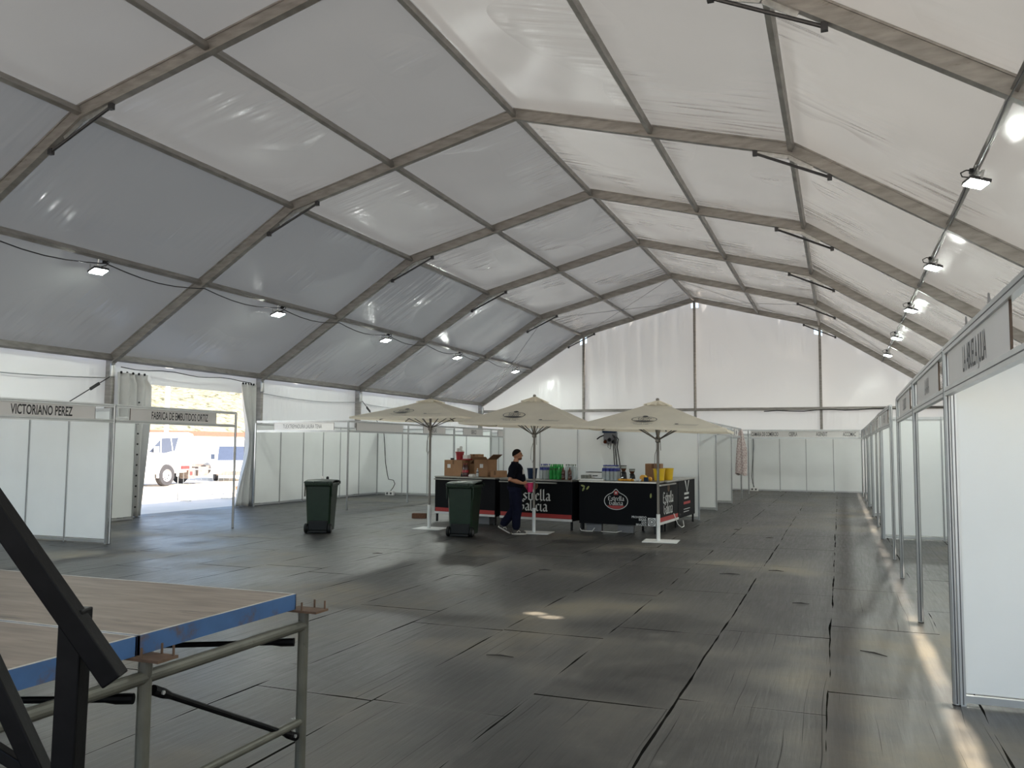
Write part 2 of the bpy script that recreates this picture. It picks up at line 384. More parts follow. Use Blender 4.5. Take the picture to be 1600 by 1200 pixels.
def text_mesh(body, height, xs=1., bold=.0, align='CENTER'):
    """flat text as (verts2d, faces); letter height in metres, condensed by xs"""
    cu = bpy.data.curves.new('t', 'FONT'); cu.body = body; cu.align_x = align; cu.size = 1.; cu.offset = bold; cu.resolution_u = 3
    o = bpy.data.objects.new('t', cu); COL.objects.link(o)
    dg = bpy.context.evaluated_depsgraph_get(); me = bpy.data.meshes.new_from_object(o.evaluated_get(dg))
    vs = [(v.co.x, v.co.y) for v in me.vertices]; fs = [tuple(p.vertices) for p in me.polygons]
    bpy.data.objects.remove(o); bpy.data.curves.remove(cu); bpy.data.meshes.remove(me)
    k = height / .69
    return [(x * k * xs, y * k) for x, y in vs], fs
def flat(mb, vf, fn, mi=0):
    """place 2D verts/faces: fn(u, v) -> 3D"""
    mb.add([fn(u, v) for u, v in vf[0]], vf[1], mi)

# broad-nib blackletter
GL = {
 'E': (1.0, [[(.80, 1.28), (.40, 1.50), (.20, 1.25), (.20, .22), (.48, 0), (.86, .22)], [(.20, .76), (.70, .80)]]),
 's': (.66, [[(.56, .86), (.30, 1.0), (.12, .78), (.54, .28), (.34, .0), (.06, .16)]]),
 't': (.52, [[(.20, 1.36), (.20, .14), (.42, .02)], [(.02, .96), (.44, .96)]]),
 'r': (.56, [[(.13, .98), (.13, .02)], [(.15, .82), (.34, 1.0), (.52, .84)]]),
 'e': (.64, [[(.54, .20), (.32, 0), (.12, .20), (.12, .80), (.33, 1.), (.52, .76), (.14, .48)]]),
 'l': (.40, [[(.13, 1.56), (.13, .14), (.32, .0)]]),
 'a': (.70, [[(.12, .86), (.32, 1.), (.50, .82), (.50, .12), (.64, .02)], [(.48, .52), (.20, .46), (.10, .22), (.26, .0), (.48, .14)]]),
 'G': (1.0, [[(.84, 1.24), (.50, 1.5), (.18, 1.20), (.18, .26), (.50, 0), (.82, .24), (.82, .72), (.50, .76)]]),
 'i': (.40, [[(.13, .98), (.13, .14), (.32, .0)], [(.11, 1.30), (.16, 1.36)]]),
 'c': (.58, [[(.50, .84), (.32, 1.), (.12, .80), (.12, .20), (.32, .0), (.52, .16)]]),
}
def blackletter(word, h, nib=.090):
    """returns (verts2d, faces) centred at u = 0; h is the x-height"""
    vs = []; fs = []; x = 0.; nx, ny = nib, nib * .62
    tot = sum(GL[c][0] for c in word)
    for c in word:
        wd, paths = GL[c]
        for p in paths:
            for (ax, ay), (bx, by) in zip(p[:-1], p[1:]):
                k = len(vs); q = []
                pts = [(ax - nx, ay - ny), (ax + nx, ay + ny), (bx - nx, by - ny), (bx + nx, by + ny)]
                # hull of the two nib segments
                pts4 = [pts[0], pts[2], pts[3], pts[1]]
                area = sum(pts4[i][0] * pts4[(i + 1) % 4][1] - pts4[(i + 1) % 4][0] * pts4[i][1] for i in range(4))
                if abs(area) < .01:
                    pts4 = [(ax - nx * .3, ay - ny * 1.2), (bx - nx * .3, by - ny * 1.2), (bx + nx * .3, by + ny * 1.2), (ax + nx * .3, ay + ny * 1.2)]
                    area = sum(pts4[i][0] * pts4[(i + 1) % 4][1] - pts4[(i + 1) % 4][0] * pts4[i][1] for i in range(4))
                if area < 0: pts4 = pts4[::-1]
                vs += [((x + u - tot / 2) * h, v * h) for u, v in pts4]; fs.append((k, k + 1, k + 2, k + 3))
        x += wd
    return vs, fs
def disc2(cx, cy, rx, ry, n=28):
    return [(cx + rx * math.cos(2 * PI * k / n), cy + ry * math.sin(2 * PI * k / n)) for k in range(n)], [tuple(range(n))]
def ring2(cx, cy, rx, ry, t, n=36):
    vs = []; fs = []
    for k in range(n):
        a = 2 * PI * k / n; vs += [(cx + rx * math.cos(a), cy + ry * math.sin(a)), (cx + (rx - t) * math.cos(a), cy + (ry - t) * math.sin(a))]
    for k in range(n):
        a = 2 * k; b = 2 * ((k + 1) % n); fs.append((a, b, b + 1, a + 1))
    return vs, fs
def rect2(x0, y0, x1, y1): return [(x0, y0), (x1, y0), (x1, y1), (x0, y1)], [(0, 1, 2, 3)]
# ================================================================== TENT (origin on its centre line, y runs to the back gable)
BAY = 5.748
NX = [0, 2.78, 5.32, 7.82, 10.48]; NZ = [8.47, 7.76, 7.10, 5.50, 3.79]     # inner corners of the frame
FY = [BAY * i for i in range(-3, 6)]; YB = FY[-1]; YF = FY[0]
INNER = [(0, 8.47), (5.32, 7.09), (10.48, 3.79)]
def offset_profile(d):
    pts = []; (x0, z0), (x1, z1), (x2, z2) = INNER
    def nrm(a, b): dx, dz = b[0] - a[0], b[1] - a[1]; L = math.hypot(dx, dz); return (-dz / L, dx / L)
    n0 = nrm(INNER[0], INNER[1]); n1 = nrm(INNER[1], INNER[2])
    pts.append((0, z0 + d / n0[1]))
    k = 1 + n0[0] * n1[0] + n0[1] * n1[1]
    pts.append((x1 + (n0[0] + n1[0]) / k * d, z1 + (n0[1] + n1[1]) / k * d))
    pts.append((x2 + n1[0] * d, z2 + n1[1] * d))
    return pts
def roof_z(x, d=0.):
    p = offset_profile(d); x = abs(x)
    for (a, b) in ((p[0], p[1]), (p[1], p[2])):
        if x <= b[0] + 1e-6 or b is p[2]: return a[1] + (b[1] - a[1]) * (x - a[0]) / (b[0] - a[0])
def build_frame(y, posts=True):
    root = bpy.data.objects.new('roof_beam', None); COL.objects.link(root); root.location = (0, y, 0); root['kind'] = 'structure'
    for s in (-1, 1):
        mb = MB()
        def layer(d0, d1, hw):
            a = offset_profile(d0); b = offset_profile(d1); out = a + b[::-1]
            mb.prism(out, lambda u, v, k: (s * u, (-hw, hw)[k], v))
        layer(0, .028, .062); layer(.028, .20, .045); layer(.20, .228, .062)
        for a in ((NX[1], NZ[1]), (NX[3], NZ[3])):                   # splice collars
            pass
        mb.build('rafter', 'alu', root)
        if posts:
            pm = MB(); pm.box((s * (10.48 + .10), 0, 3.90 / 2), (.20, .11, 3.90)); pm.box((s * 10.58, 0, .012), (.34, .30, .024))
            pm.build('eave_post', 'alu', root, bevel=.008)
            sl = MB(); sl.lathe([(.052, 3.42), (.06, 3.46), (.06, 3.70), (.05, 3.76)], (s * 10.42, -.09, 0), 12); sl.tube([(s * 10.42, -.09, 3.60), (s * 10.5, -.02, 3.60)], .02)
            sl.build('post_sleeve', 'zinc', root, smooth=True)
        # knee brace: a thin bar under the knee
        x0, z0 = INNER[0]; x1, z1 = INNER[1]; x2, z2 = INNER[2]
        ka = .62 / math.hypot(x1, z0 - z1); kb = .80 / math.hypot(x2 - x1, z1 - z2)
        pa = (s * (x1 - x1 * ka), 0, z1 + (z0 - z1) * ka - .05); pb = (s * (x1 + (x2 - x1) * kb), 0, z1 + (z2 - z1) * kb - .05)
        kb_ = MB(); kb_.tube([pa, pb], .026, 8); kb_.box(pa, (.08, .07, .10)); kb_.box(pb, (.08, .07, .10))
        kb_.build('knee_brace', 'dark_steel', root)
        gp = MB(); d1 = Vector((x1, 0, z1 - .012)); gp.bar((s * (x1 - .55), 0, z1 + .55 * .26 - .012), (s * x1, 0, z1 - .012), .13, .02, up=(0, 1, 0)); gp.bar((s * x1, 0, z1 - .012), (s * (x1 + .4), 0, z1 - .4 * .64 - .012), .13, .02, up=(0, 1, 0))
        gp.build('knee_plate', 'zinc', root)
    return root
for y in FY: build_frame(y)
# purlins, one length per bay
PUR = [(0, .105)] + [(s * k, .105) for k in (2.78, 5.32, 7.82) for s in (-1, 1)] + [(s * 10.46, .10) for s in (-1, 1)]
for i in range(len(FY) - 1):
    for px, d in PUR:
        z = roof_z(px, d); mb = MB()
        ang = 0 if px == 0 else (math.atan2(1.38, 5.32) if abs(px) < 5.3 else math.atan2(3.3, 5.16) if abs(px) > 5.4 else .41) * (1 if px > 0 else -1)
        R = Matrix.Rotation(ang, 3, 'Y')
        xo = px + (0 if px == 0 else math.copysign(.10 * math.sin(abs(ang)), px))
        big = abs(px) > 10
        mb.box((xo, FY[i] + BAY / 2, z), (.07 if not big else .08, BAY - .10, .11 if not big else .16), R)
        mb.box((xo + .05 * math.sin(ang) * -1, FY[i] + BAY / 2, z - .062 * math.cos(ang)), (.085, BAY - .10, .012), R)
        struct(mb.build('purlin', 'alu'))
# roof membranes: one per bay
def sun_hole(x, y):
    t = 0
    for k in range(4000):
        t = k * .005; p = Vector((x, y, 0)) + SUN_DIR * t
        if p.z >= roof_z(p.x, .24): return p
    return p
HOLES = [(*sun_hole(2.95, -1.20), .085), (*sun_hole(3.17, -1.33), .085)]
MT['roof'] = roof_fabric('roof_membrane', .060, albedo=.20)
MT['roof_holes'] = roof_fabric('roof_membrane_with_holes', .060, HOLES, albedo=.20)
rp = offset_profile(.235)
rl = [math.hypot(rp[1][0] - rp[0][0], rp[1][1] - rp[0][1]), math.hypot(rp[2][0] - rp[1][0], rp[2][1] - rp[1][1])]
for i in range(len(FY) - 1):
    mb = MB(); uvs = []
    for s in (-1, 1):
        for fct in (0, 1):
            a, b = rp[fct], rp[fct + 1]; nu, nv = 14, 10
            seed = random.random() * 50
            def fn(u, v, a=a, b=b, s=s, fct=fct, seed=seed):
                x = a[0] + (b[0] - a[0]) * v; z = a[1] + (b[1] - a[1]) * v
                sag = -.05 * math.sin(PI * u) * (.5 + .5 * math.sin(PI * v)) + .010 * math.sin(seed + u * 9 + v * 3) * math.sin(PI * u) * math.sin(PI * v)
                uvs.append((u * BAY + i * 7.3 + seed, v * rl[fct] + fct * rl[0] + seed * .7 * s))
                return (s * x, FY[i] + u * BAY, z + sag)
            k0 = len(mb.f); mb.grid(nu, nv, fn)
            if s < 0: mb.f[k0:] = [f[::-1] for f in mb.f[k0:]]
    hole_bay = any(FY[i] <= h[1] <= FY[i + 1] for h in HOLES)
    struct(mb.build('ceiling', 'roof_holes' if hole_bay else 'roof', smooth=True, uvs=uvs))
# walls
MT['wall_fabric'] = roof_fabric('wall_membrane', .100, wrinkle=.35, tint=(.93, .93, .92), albedo=.72)
def wall_panel(name, x, y0, y1, z0, z1, nu=14, nv=8, amp=.018):
    mb = MB(); uvs = []; sd_ = random.random() * 30
    def fn(u, v):
        y = y0 + (y1 - y0) * u; z = z0 + (z1 - z0) * v
        uvs.append((y + sd_, z)); return (x + amp * math.sin(y * 5.1 + sd_) * math.sin(PI * u) + amp * .6 * math.sin(z * 3 + y * 2.3), y, z)
    mb.grid(nu, nv, fn)
    if x > 0: mb.f = [f[::-1] for f in mb.f]
    return struct(mb.build(name, 'wall_fabric', smooth=True, uvs=uvs))
XW = 10.70
for i in range(len(FY) - 1):
    wall_panel('wall_right', XW, FY[i], FY[i + 1], 0, 3.90)
    if i != 4: wall_panel('wall_left', -XW, FY[i], FY[i + 1], 0, 3.90)
wall_panel('wall_left', -XW, FY[4], 6.75, 0, 3.36, 4); wall_panel('wall_left', -XW, 11.0, FY[5], 0, 3.36, 4); wall_panel('wall_left', -XW, FY[4], FY[5], 3.36, 3.90, 14, 3)
# hem ropes along the left side wall
for i in (3, 5, 6, 7):
    mb = MB(); mb.tube([(-10.62, FY[i] + .1 + k * (BAY - .2) / 12, 3.42 - .10 * math.sin(PI * k / 12)) for k in range(13)], .014, 6)
    struct(mb.build('trim_hem', 'alu_bright'))
# back gable
def gable(y, name, notch):
    mb = MB(); uvs = []; nu, nv = 128, 40; YG = y + (.16 if y > 0 else -.16)
    gp = [(-5.25, ), (0, ), (5.36, )]
    def pos(u, v):
        x = -10.6 + 21.2 * u; z = roof_z(x, .215) * v
        fold = math.exp(-((x + 2.6) / 1.9) ** 2) * .045 * math.sin(x * 7.5 + (1 - v) * 3 * (x + 2.6) / 2) * max(0, v - .42) * 1.9
        fold += .018 * math.sin(x * 6.1 + z * .8) * max(0, v - .75) * 4 * (1 if x > 0 else .6)
        return x, z, fold
    def fn(u, v):
        x, z, f = pos(u, v); uvs.append((x, z)); return (x, YG - f, z)
    def skip(i, j):
        if not notch: return False
        x, z, f = pos((i + .5) / nu, (j + .5) / nv)
        return any(abs(x - (g[0] - .0)) < .17 and roof_z(g[0]) - .30 < z < roof_z(g[0]) - .02 for g in gp)
    mb.grid(nu, nv, fn, skip=skip)
    if y < 0: mb.f = [f[::-1] for f in mb.f]
    struct(mb.build(name, 'wall_fabric', smooth=True, uvs=uvs))
gable(YB, 'wall_back', True)
for gx in (-5.25, 0, 5.36):
    mb = MB(); zt = roof_z(gx); mb.box((gx, YB + .03, zt / 2), (.11, .10, zt)); mb.box((gx, YB - .03, zt / 2), (.03, .03, zt))
    struct(mb.build('gable_post_column', 'alu'))
mb = MB(); mb.box((0, YB + .02, 3.55), (21.0, .10, .13)); mb.box((0, YB - .035, 3.50), (21.0, .02, .03))
struct(mb.build('gable_rail_beam', 'alu'))
mb = MB(); mb.tube([(3 + k * .55, YB - .09, 3.44 + .03 * math.sin(k * 1.7) + k * .008) for k in range(14)], .022, 6); 
tag(mb.build('power_cable', 'cable'), 'black power cable lashed under the back gable rail', 'cable')
# wind bracing wires in the last bay
y0, y1 = FY[-2], FY[-1]
for k, (a, b) in enumerate([((0, y0, roof_z(0) + .02), (-5.3, y1 - .1, roof_z(5.3) + .02)), ((-5.3, y0, roof_z(5.3) + .02), (0, y1 - .1, roof_z(0) + .02)), ((0, y0, roof_z(0) + .02), (5.3, y1 - .1, roof_z(5.3) + .02)), ((5.3, y0, roof_z(5.3) + .02), (0, y1 - .1, roof_z(0) + .02)), ((-5.3, y0, roof_z(5.3) + .02), (-10.4, y1 - .1, roof_z(10.4) + .04)), ((5.3, y0, roof_z(5.3) + .02), (10.4, y1 - .1, roof_z(10.4) + .04))]):
    mb = MB(); mb.tube([Vector(a).lerp(Vector(b), t / 6) for t in range(7)], .008, 5)
    struct(mb.build('bracing_wire_trim', 'steel_wire'))
# ratchet straps from the left eave posts
for yy, dy in ((BAY, -1), (3 * BAY, 1)):
    mb = MB(); mb.tube([(-10.45, yy + dy * .06, 3.48), (-10.50, yy + dy * 1.6, 2.55)], .012, 6); mb.box((-10.468, yy + dy * .55, 3.18), (.03, .30, .07), Matrix.Rotation(dy * -.54, 3, 'X'))
    tag(mb.build('ratchet_strap', 'cable'), 'black ratchet strap on the tent post %s' % ('above the nearest left booth sign' if dy < 0 else 'behind the pale end booth sign'), 'strap')

# ------------------------------------------------------------------ floor, ground and the view through the side opening
mb = MB(); mb.box((0, (YF + YB) / 2, -.04), (21.6, YB - YF + .6, .08)); struct(mb.build('floor', 'floor'))
mb = MB(); mb.grid(1, 1, lambda u, v: (-140 + 280 * u, -120 + 260 * v, -.085)); struct(mb.build('ground', 'ground'))
mb = MB()
def hillf(u, v):
    y = -60 + 240 * u; x = -62 - 50 * v
    h = 15 * math.sin(min(1, v * 1.35) * PI / 2) * (.86 + .14 * math.sin(y * .045 + 1)) + .7 * math.sin(y * .7 + v * 13) * v + .5 * math.sin(y * 1.9 + v * 31) * v
    return (x, y, -.2 + h)
mb.grid(110, 30, hillf); struct(mb.build('hill', 'hill', smooth=True))
mb = MB(); mb.box((-47, 35, 1.35), (.4, 60, 2.7)); wl_ = struct(mb.build('boundary_wall', 'white_wall'))
mb = MB(); mb.box((-47, 35, 2.82), (.9, 60, .42)); mb.build('coping', 'terracotta', wl_)
mb = MB(); mb.tube([(-30.0, 28.3, -.08), (-30.0, 28.3, 7.5)], .13, 12); mb.lathe([(.35, -.08), (.35, 0), (.14, .02)], (-30, 28.3, 0))
tag(mb.build('lamp_post', 'white_wall', smooth=True), 'white mast standing outside behind the parked truck', 'pole')

# ================================================================== BOOTHS
def rail(mb, a, b, w=.045, h=.05, mi=0): mb.bar(a, b, w, h, mi)
def booth_post(x, y, label, h=2.52, group=None):
    t = thing('booth_post', label, 'booth post', (x, y, 0), 0, group)
    mb = MB()
    for k in range(8):                                           # octagonal system profile
        pass
    n = 8; out = [(.026 * math.cos(2 * PI * (k + .5) / n), .026 * math.sin(2 * PI * (k + .5) / n)) for k in range(n)]
    mb.prism(out, lambda u, v, k: (u, v, .004 if k == 0 else h)); mb.build('profile', 'alu_bright', t)
    gm = MB()
    for k in range(4):
        a = PI / 4 + k * PI / 2 + PI / 4; cx, cy = .0235 * math.cos(a), .0235 * math.sin(a)
        gm.box((cx, cy, h / 2), (.007, .010, h - .03), Matrix.Rotation(a, 3, 'Z'))
    gm.build('groove', 'groove', t)
    fm = MB(); fm.lathe([(.03, 0), (.03, .006), (.012, .01)], (0, 0, 0), 10); fm.build('foot', 'black_plastic', t)
    return t
def divider(name_label, a, b, n, h=2.46, base=.05, cat='booth wall', joints=None, group=None):
    """white infill panels between slim uprights from a to b (x, y)"""
    A, B = Vector((*a, 0)), Vector((*b, 0)); L = (B - A).length; d = (B - A) / L; rz = math.atan2(d.y, d.x)
    t = thing('booth_screen', name_label, cat, A, rz, group)
    js = joints or [L * k / n for k in range(n + 1)]
    for k in range(len(js) - 1):
        mb = MB(); mb.box(((js[k] + js[k + 1]) / 2, 0, (base + h) / 2 + .01), (js[k + 1] - js[k] - .03, .008, h - base - .06)); mb.build('panel', 'panel', t)
    for k, j in enumerate(js):
        mb = MB(); mb.box((j, 0, h / 2), (.036, .036, h)); 
        mb.box((j, .0181, h / 2), (.007, .003, h - .02), mi=1); mb.box((j, -.0181, h / 2), (.007, .003, h - .02), mi=1)
        mb.build('upright', ['alu_bright', 'groove'], t)
    for z in (base, h - .03):
        mb = MB(); mb.box((L / 2, 0, z), (L, .030, .05)); mb.build('rail', 'alu_bright', t)
    return t
def fascia(label, a, b, words, board=(.12, .88), z0=2.19, z1=2.53, lh=.14, xs=.55, col='letter', flip=False, tpos=.5, bold=.012, group=None):
    """sign beam between two posts: two rails with a sign board held between them"""
    A, B = Vector((*a, 0)), Vector((*b, 0)); L = (B - A).length; d = (B - A) / L; rz = math.atan2(d.y, d.x)
    t = thing('booth_fascia', label, 'booth sign', A, rz, group)
    for z in (z0 + .03, z1 - .03):
        mb = MB(); mb.box((L / 2, 0, z), (L - .05, .04, .06)); mb.box((L / 2, -.0205, z), (L - .05, .003, .006), mi=1); mb.build('rail', ['alu_bright', 'groove'], t)
    x0, x1 = board[0] * L, board[1] * L
    mb = MB(); mb.box(((x0 + x1) / 2, 0, (z0 + z1) / 2), (x1 - x0, .010, z1 - z0 - .12)); sb = mb.build('sign_board', 'sign', t)
    for xe in (x0, x1):
        mb = MB(); mb.box((xe, 0, (z0 + z1) / 2), (.008, .012, z1 - z0 - .12)); mb.build('board_edge', 'mdf', sb)
    if words:
        if isinstance(words, str): words = [(words, tpos)]
        for wd, tp in words:
            mb = MB(); sgn = -1
            flat(mb, text_mesh(wd, lh, xs, bold), lambda u, v: (L * tp + u, -.0065, (z0 + z1) / 2 - lh / 2 + v)); mb.build('lettering', col, sb, fixn=False)
    return t
# ---- left row (front line x = -6.31)
XL = -6.31
fascia('grey booth sign with bold dark lettering above the three-panel wall nearest the stage', (XL, -1.5), (XL, 1.84), 'VICTORIANO PEREZ', (.06, .87), tpos=.55, lh=.155, xs=.57, bold=.02)
fascia('grey booth sign hanging across the sunlit tent opening', (XL, 1.84), (XL, 5.19), 'FABRICA DE EMBUTIDOS ORTIZ', (.11, .81), tpos=.50, lh=.145, xs=.52)
booth_post(XL, 1.84, 'slim booth post at the front edge of the three-panel wall near the stage')
booth_post(XL, 5.19, 'slim booth post standing alone in front of the sunlit tent opening')
booth_post(XL, -1.5, 'slim booth post left of the booth sign nearest the stage')
divider('white three-panel booth wall nearest the black tube frame', (-9.36, 1.80), (XL - .04, 1.80), 3)
divider('white booth wall between the three-panel wall and the gathered tent curtain', (-9.72, 1.86), (-9.72, 5.75), 4)
# ---- left row beyond the opening (front line x = -6.95)
X2 = -6.95; LY = [10.80, 14.40, 17.93, 21.40, 24.9]
fascia('bright white booth sign facing the camera right of the sunlit tent opening', (-10.12, 10.80), (X2, 10.80), 'TUEXTREMADURA LAURA TENA', (.20, .85), tpos=.51, lh=.115, xs=.55, col='letter_grey', bold=.0)
for k, lb in enumerate(['slim booth post at the open corner under the bright white booth sign', 'slim booth post behind the first parasol, left of its pole', 'slim booth post behind the cardboard boxes and red bucket', 'slim booth post right of the open cardboard box, far left row', 'slim booth post of the far left row hidden beside the big white wall']):
    booth_post(X2, LY[k], lb)
words = [None, 'BODEGAS', 'IBERICO', 'QUESOS']
boards = [(.12, .90), (.30, .78), (.22, .75), (.2, .8)]
fl_ = ['grey booth sign behind the left edge of the first parasol', 'grey booth sign with blurred dark letters behind the first parasol pole', 'grey booth sign above the stacked cardboard boxes', 'grey booth sign ending the left row, left of the big white wall']
for k in range(4): fascia(fl_[k], (X2, LY[k]), (X2, LY[k + 1]), words[k], boards[k], lh=.15, xs=.6, col='letter_grey')
divider('white panelled booth back wall between the tent opening and the cable corner', (-10.14, 10.80), (-10.14, 17.93), 6, joints=[0, 1.22, 2.42, 3.55, 4.6, 5.85, 7.13])
divider('white booth wall behind the first parasol pole', (-10.12, 17.95), (X2 - .04, 17.95), 3)
divider('white booth wall behind the cardboard boxes', (-10.12, 21.42), (X2 - .04, 21.42), 3)
divider('white booth wall at the back end of the left row', (-10.12, 24.92), (X2 - .04, 24.92), 3)
divider('white booth back wall of the far left row', (-10.14, 17.97), (-10.14, 24.92), 6)
# ---- centre island behind the bar
YI = 11.67
divider('big plain white wall standing behind the bar', (-2.54, YI), (2.74, YI), 5, h=2.43)
divider('white screen end sticking out right of the big wall, nearer one', (-.1, 15.25), (2.70, 15.25), 3, h=2.45)
divider('white screen end sticking out right of the big wall, farther one', (-.1, 18.70), (2.74, 18.70), 3, h=2.47)
divider('white long back wall of the centre island', (-.12, YI + .05), (-.12, 21.5), 9, h=2.45)
divider('white left flank wall of the centre island', (-2.56, YI + .05), (-2.56, 21.5), 9, h=2.45)
for k, (a, b) in enumerate([(YI + .04, 15.2), (15.3, 18.65), (18.75, 21.55)]):
    fascia('grey sign on the right side of the centre island, %s' % ('over the nearer screen gap', 'over the farther screen gap', 'beside the checked cloth')[k], (2.74, a), (2.74, b), None if k == 0 else 'JAMONES', (.3, .7), lh=.13, col='letter_grey')
booth_post(2.74, 21.6, 'slim booth post with a checked cloth hanging from its top')
# ---- back row
YK = 24.9
fascia('long grey booth sign across the back row under the gable', (2.70, YK), (6.84, YK), [('CAMARA DE COMERCIO', .15), ('CEEPLA', .405), ('AGENEXT', .66), ('ACCOMAC', .90)], (.02, .985), lh=.15, xs=.42, z0=2.20, z1=2.56)
fascia('grey booth sign left of the checked cloth at the back', (-2.2, YK), (2.66, YK), 'FERIA', (.1, .9), lh=.15, xs=.5, z0=2.20, z1=2.56)
booth_post(2.68, YK, 'slim booth post at the left end of the long back booth sign', 2.56)
divider('white four-panel back wall of the back row', (-6.9, 27.9), (6.92, 27.9), 13, joints=[0, 1.05, 2.1, 3.15, 4.2, 5.25, 6.3, 7.35, 8.4, 9.48, 10.58, 11.64, 12.72, 13.82])
# ---- right row (front line x = 6.82)
XR = [(-6.25, 6.80), (-3.15, 6.79), (-.08, 6.81), (3.17, 6.84), (5.32, 6.86), (8.81, 6.83), (11.56, 6.86), (15.0, 6.87), (19.1, 6.88), (22.0, 6.88), (24.86, 6.86)]
ordn = ['nearest', 'second', 'third', 'fourth', 'fifth', 'sixth', 'seventh', 'eighth', 'ninth', 'tenth', 'last']
for k, (y, x) in enumerate(XR):
    booth_post(x, y, ('slim booth post holding the camera end of the nearest right booth sign' if k == 0 else 'slim booth post at the edge of the big near white wall' if k == 1 else 'slim booth post of the right-hand row, %s past the big near white wall' % ordn[k - 2].replace('nearest', 'first') if k < 10 else 'slim booth post of the right-hand row, last one beside the long back sign'))
rw = ['LA ABUELA JULIA', 'LA NAVA', 'EL MADROÑO', None, 'SIERRA', 'DEHESA', 'VEGAS', 'ALBA', None, None]
rl_ = ['white booth sign nearest the camera, with tall narrow black lettering', 'white booth sign second in the right-hand row, wood edges showing', 'white booth sign third in the right-hand row with blurred grey lettering', None, 'white booth sign just past the gap in the right-hand row', 'white booth sign second past the gap in the right-hand row', 'white booth sign third past the gap in the right-hand row', 'white booth sign fourth past the gap in the right-hand row', 'white booth sign fifth past the gap in the right-hand row', 'white booth sign at the far end of the right-hand row']
for k in range(10):
    if rl_[k] is None: continue
    (y0, x0), (y1, x1) = XR[k], XR[k + 1]
    bd = [(.215, .90), (.17, .85), (.2, .85)][k] if k < 3 else (.2, .8)
    fascia(rl_[k], (x1, y1), (x0, y0), rw[k], (1 - bd[1], 1 - bd[0]) if k else (.055, .785), lh=.16 if k == 0 else .14, xs=.50, tpos=.43 if k == 0 else .5, col='letter' if k == 0 else 'letter_grey', z0=2.18, z1=2.54, bold=.0 if k else .005)
divider('big white wall panel filling the right edge of the view', (6.83, -3.15), (9.95, -3.15), 1, h=2.46, joints=[0, 3.12])
divider('white booth wall between the posts in the middle of the right-hand row', (6.87, 8.81), (9.9, 8.81), 3, joints=[0, 1.08, 2.05, 3.03])
divider('white booth wall farther down the right-hand row', (6.90, 15.0), (9.9, 15.0), 3)
divider('white booth wall deep in the right-hand row, before the back corner', (6.92, 19.1), (9.9, 19.1), 3)
divider('white long booth back wall along the right tent side', (9.98, -3.1), (9.98, 24.9), 27)
for k, yy in enumerate((-4.15, -5.0)):
    mb = MB(); mb.tube([(6.80, yy - .03, 2.535), (6.80, yy, 2.61), (6.80, yy + .03, 2.535)], .006, 6)
    tag(mb.build('wire_hook', 'steel_wire'), 'thin wire hook on top of the nearest right booth sign, %s' % ('farther one' if k == 0 else 'nearer one'), 'hook')
# spotlight clipped behind the nearest right sign
t = thing('booth_spotlight', 'black clip spotlight behind the nearest right booth sign', 'spotlight', (7.0, -5.72, 2.28))
mb = MB(); mb.lathe([(.02, -.09), (.05, -.07), (.075, 0), (.09, .08), (.085, .085), (.06, .05)], (0, 0, .08), 16, axis=Matrix.Rotation(1.9, 3, 'Y')); mb.build('shade', 'black_plastic', t, smooth=True)
mb = MB(); mb.tube([(-.16, 0, -.02), (-.10, 0, .1), (0, 0, .1)], .012, 6); mb.build('arm', 'black_plastic', t)
mb = MB(); mb.lathe([(.0, .05), (.05, .055), (.055, .07), (.03, .09), (0, .095)], (0, 0, .08), 14, axis=Matrix.Rotation(1.9, 3, 'Y')); mb.build('bulb', 'white_plastic', t, smooth=True)

# ---- checked cloth on the island corner post
mb = MB()
def clothf(u, v):
    wd = .05 + .13 * min(1, v * 2.2); a = u * 2 * PI
    return (wd * math.cos(a) * (1 + .25 * math.sin(3 * a + v * 3)), (.06 + .03 * v) * math.sin(a) * (1 + .3 * math.sin(5 * a)), 2.50 - 1.62 * v + .05 * math.sin(a * 2) * v)
mb.grid(28, 16, clothf); mb.build
tag(mb.build('checked_cloth', 'cloth', smooth=True, loc=(2.74, 21.52, 0)), 'pale red checked cloth hanging from a post in the back aisle', 'cloth')
# ---- socket boxes with their cables
def socket_box(label, loc, rz, cablab, cab):
    t = thing('socket_box', label, 'socket box', loc, rz)
    mb = MB(); mb.box((0, 0, .075), (.34, .12, .15)); mb.build('housing', 'white_plastic', t, bevel=.012)
    for k in (-1, 1):
        m2 = MB(); m2.lathe([(.038, -.012), (.038, .012), (.03, .012)], (k * .075, -.062, .075), 12, axis=RX90); m2.build('socket', 'groove', t)
    m3 = MB(); m3.tube(cab, .013, 6); tag(m3.build('power_cable', 'cable', smooth=True), cablab, 'cable')
socket_box('white socket box on the floor in the left corner booth', (-9.45, 17.72, 0), 0, 'black cable running down the corner booth wall to the left socket box',
           [(-9.86, 17.90, 2.46), (-9.80, 17.90, 1.8), (-9.75, 17.89, 1.2), (-9.66, 17.89, .75), (-9.60, 17.87, .58), (-9.38, 17.85, .55), (-9.30, 17.82, .42), (-9.36, 17.80, .28), (-9.44, 17.76, .16)])
socket_box('white socket box on the floor of the back row booth', (2.62, 27.75, 0), 0, 'dark cable hanging in a loop down to the back socket box',
           [(2.60, 27.84, 2.45), (2.62, 27.84, 1.9), (2.56, 27.84, 1.2), (2.52, 27.84, .6), (2.56, 27.82, .32), (2.62, 27.8, .16)])
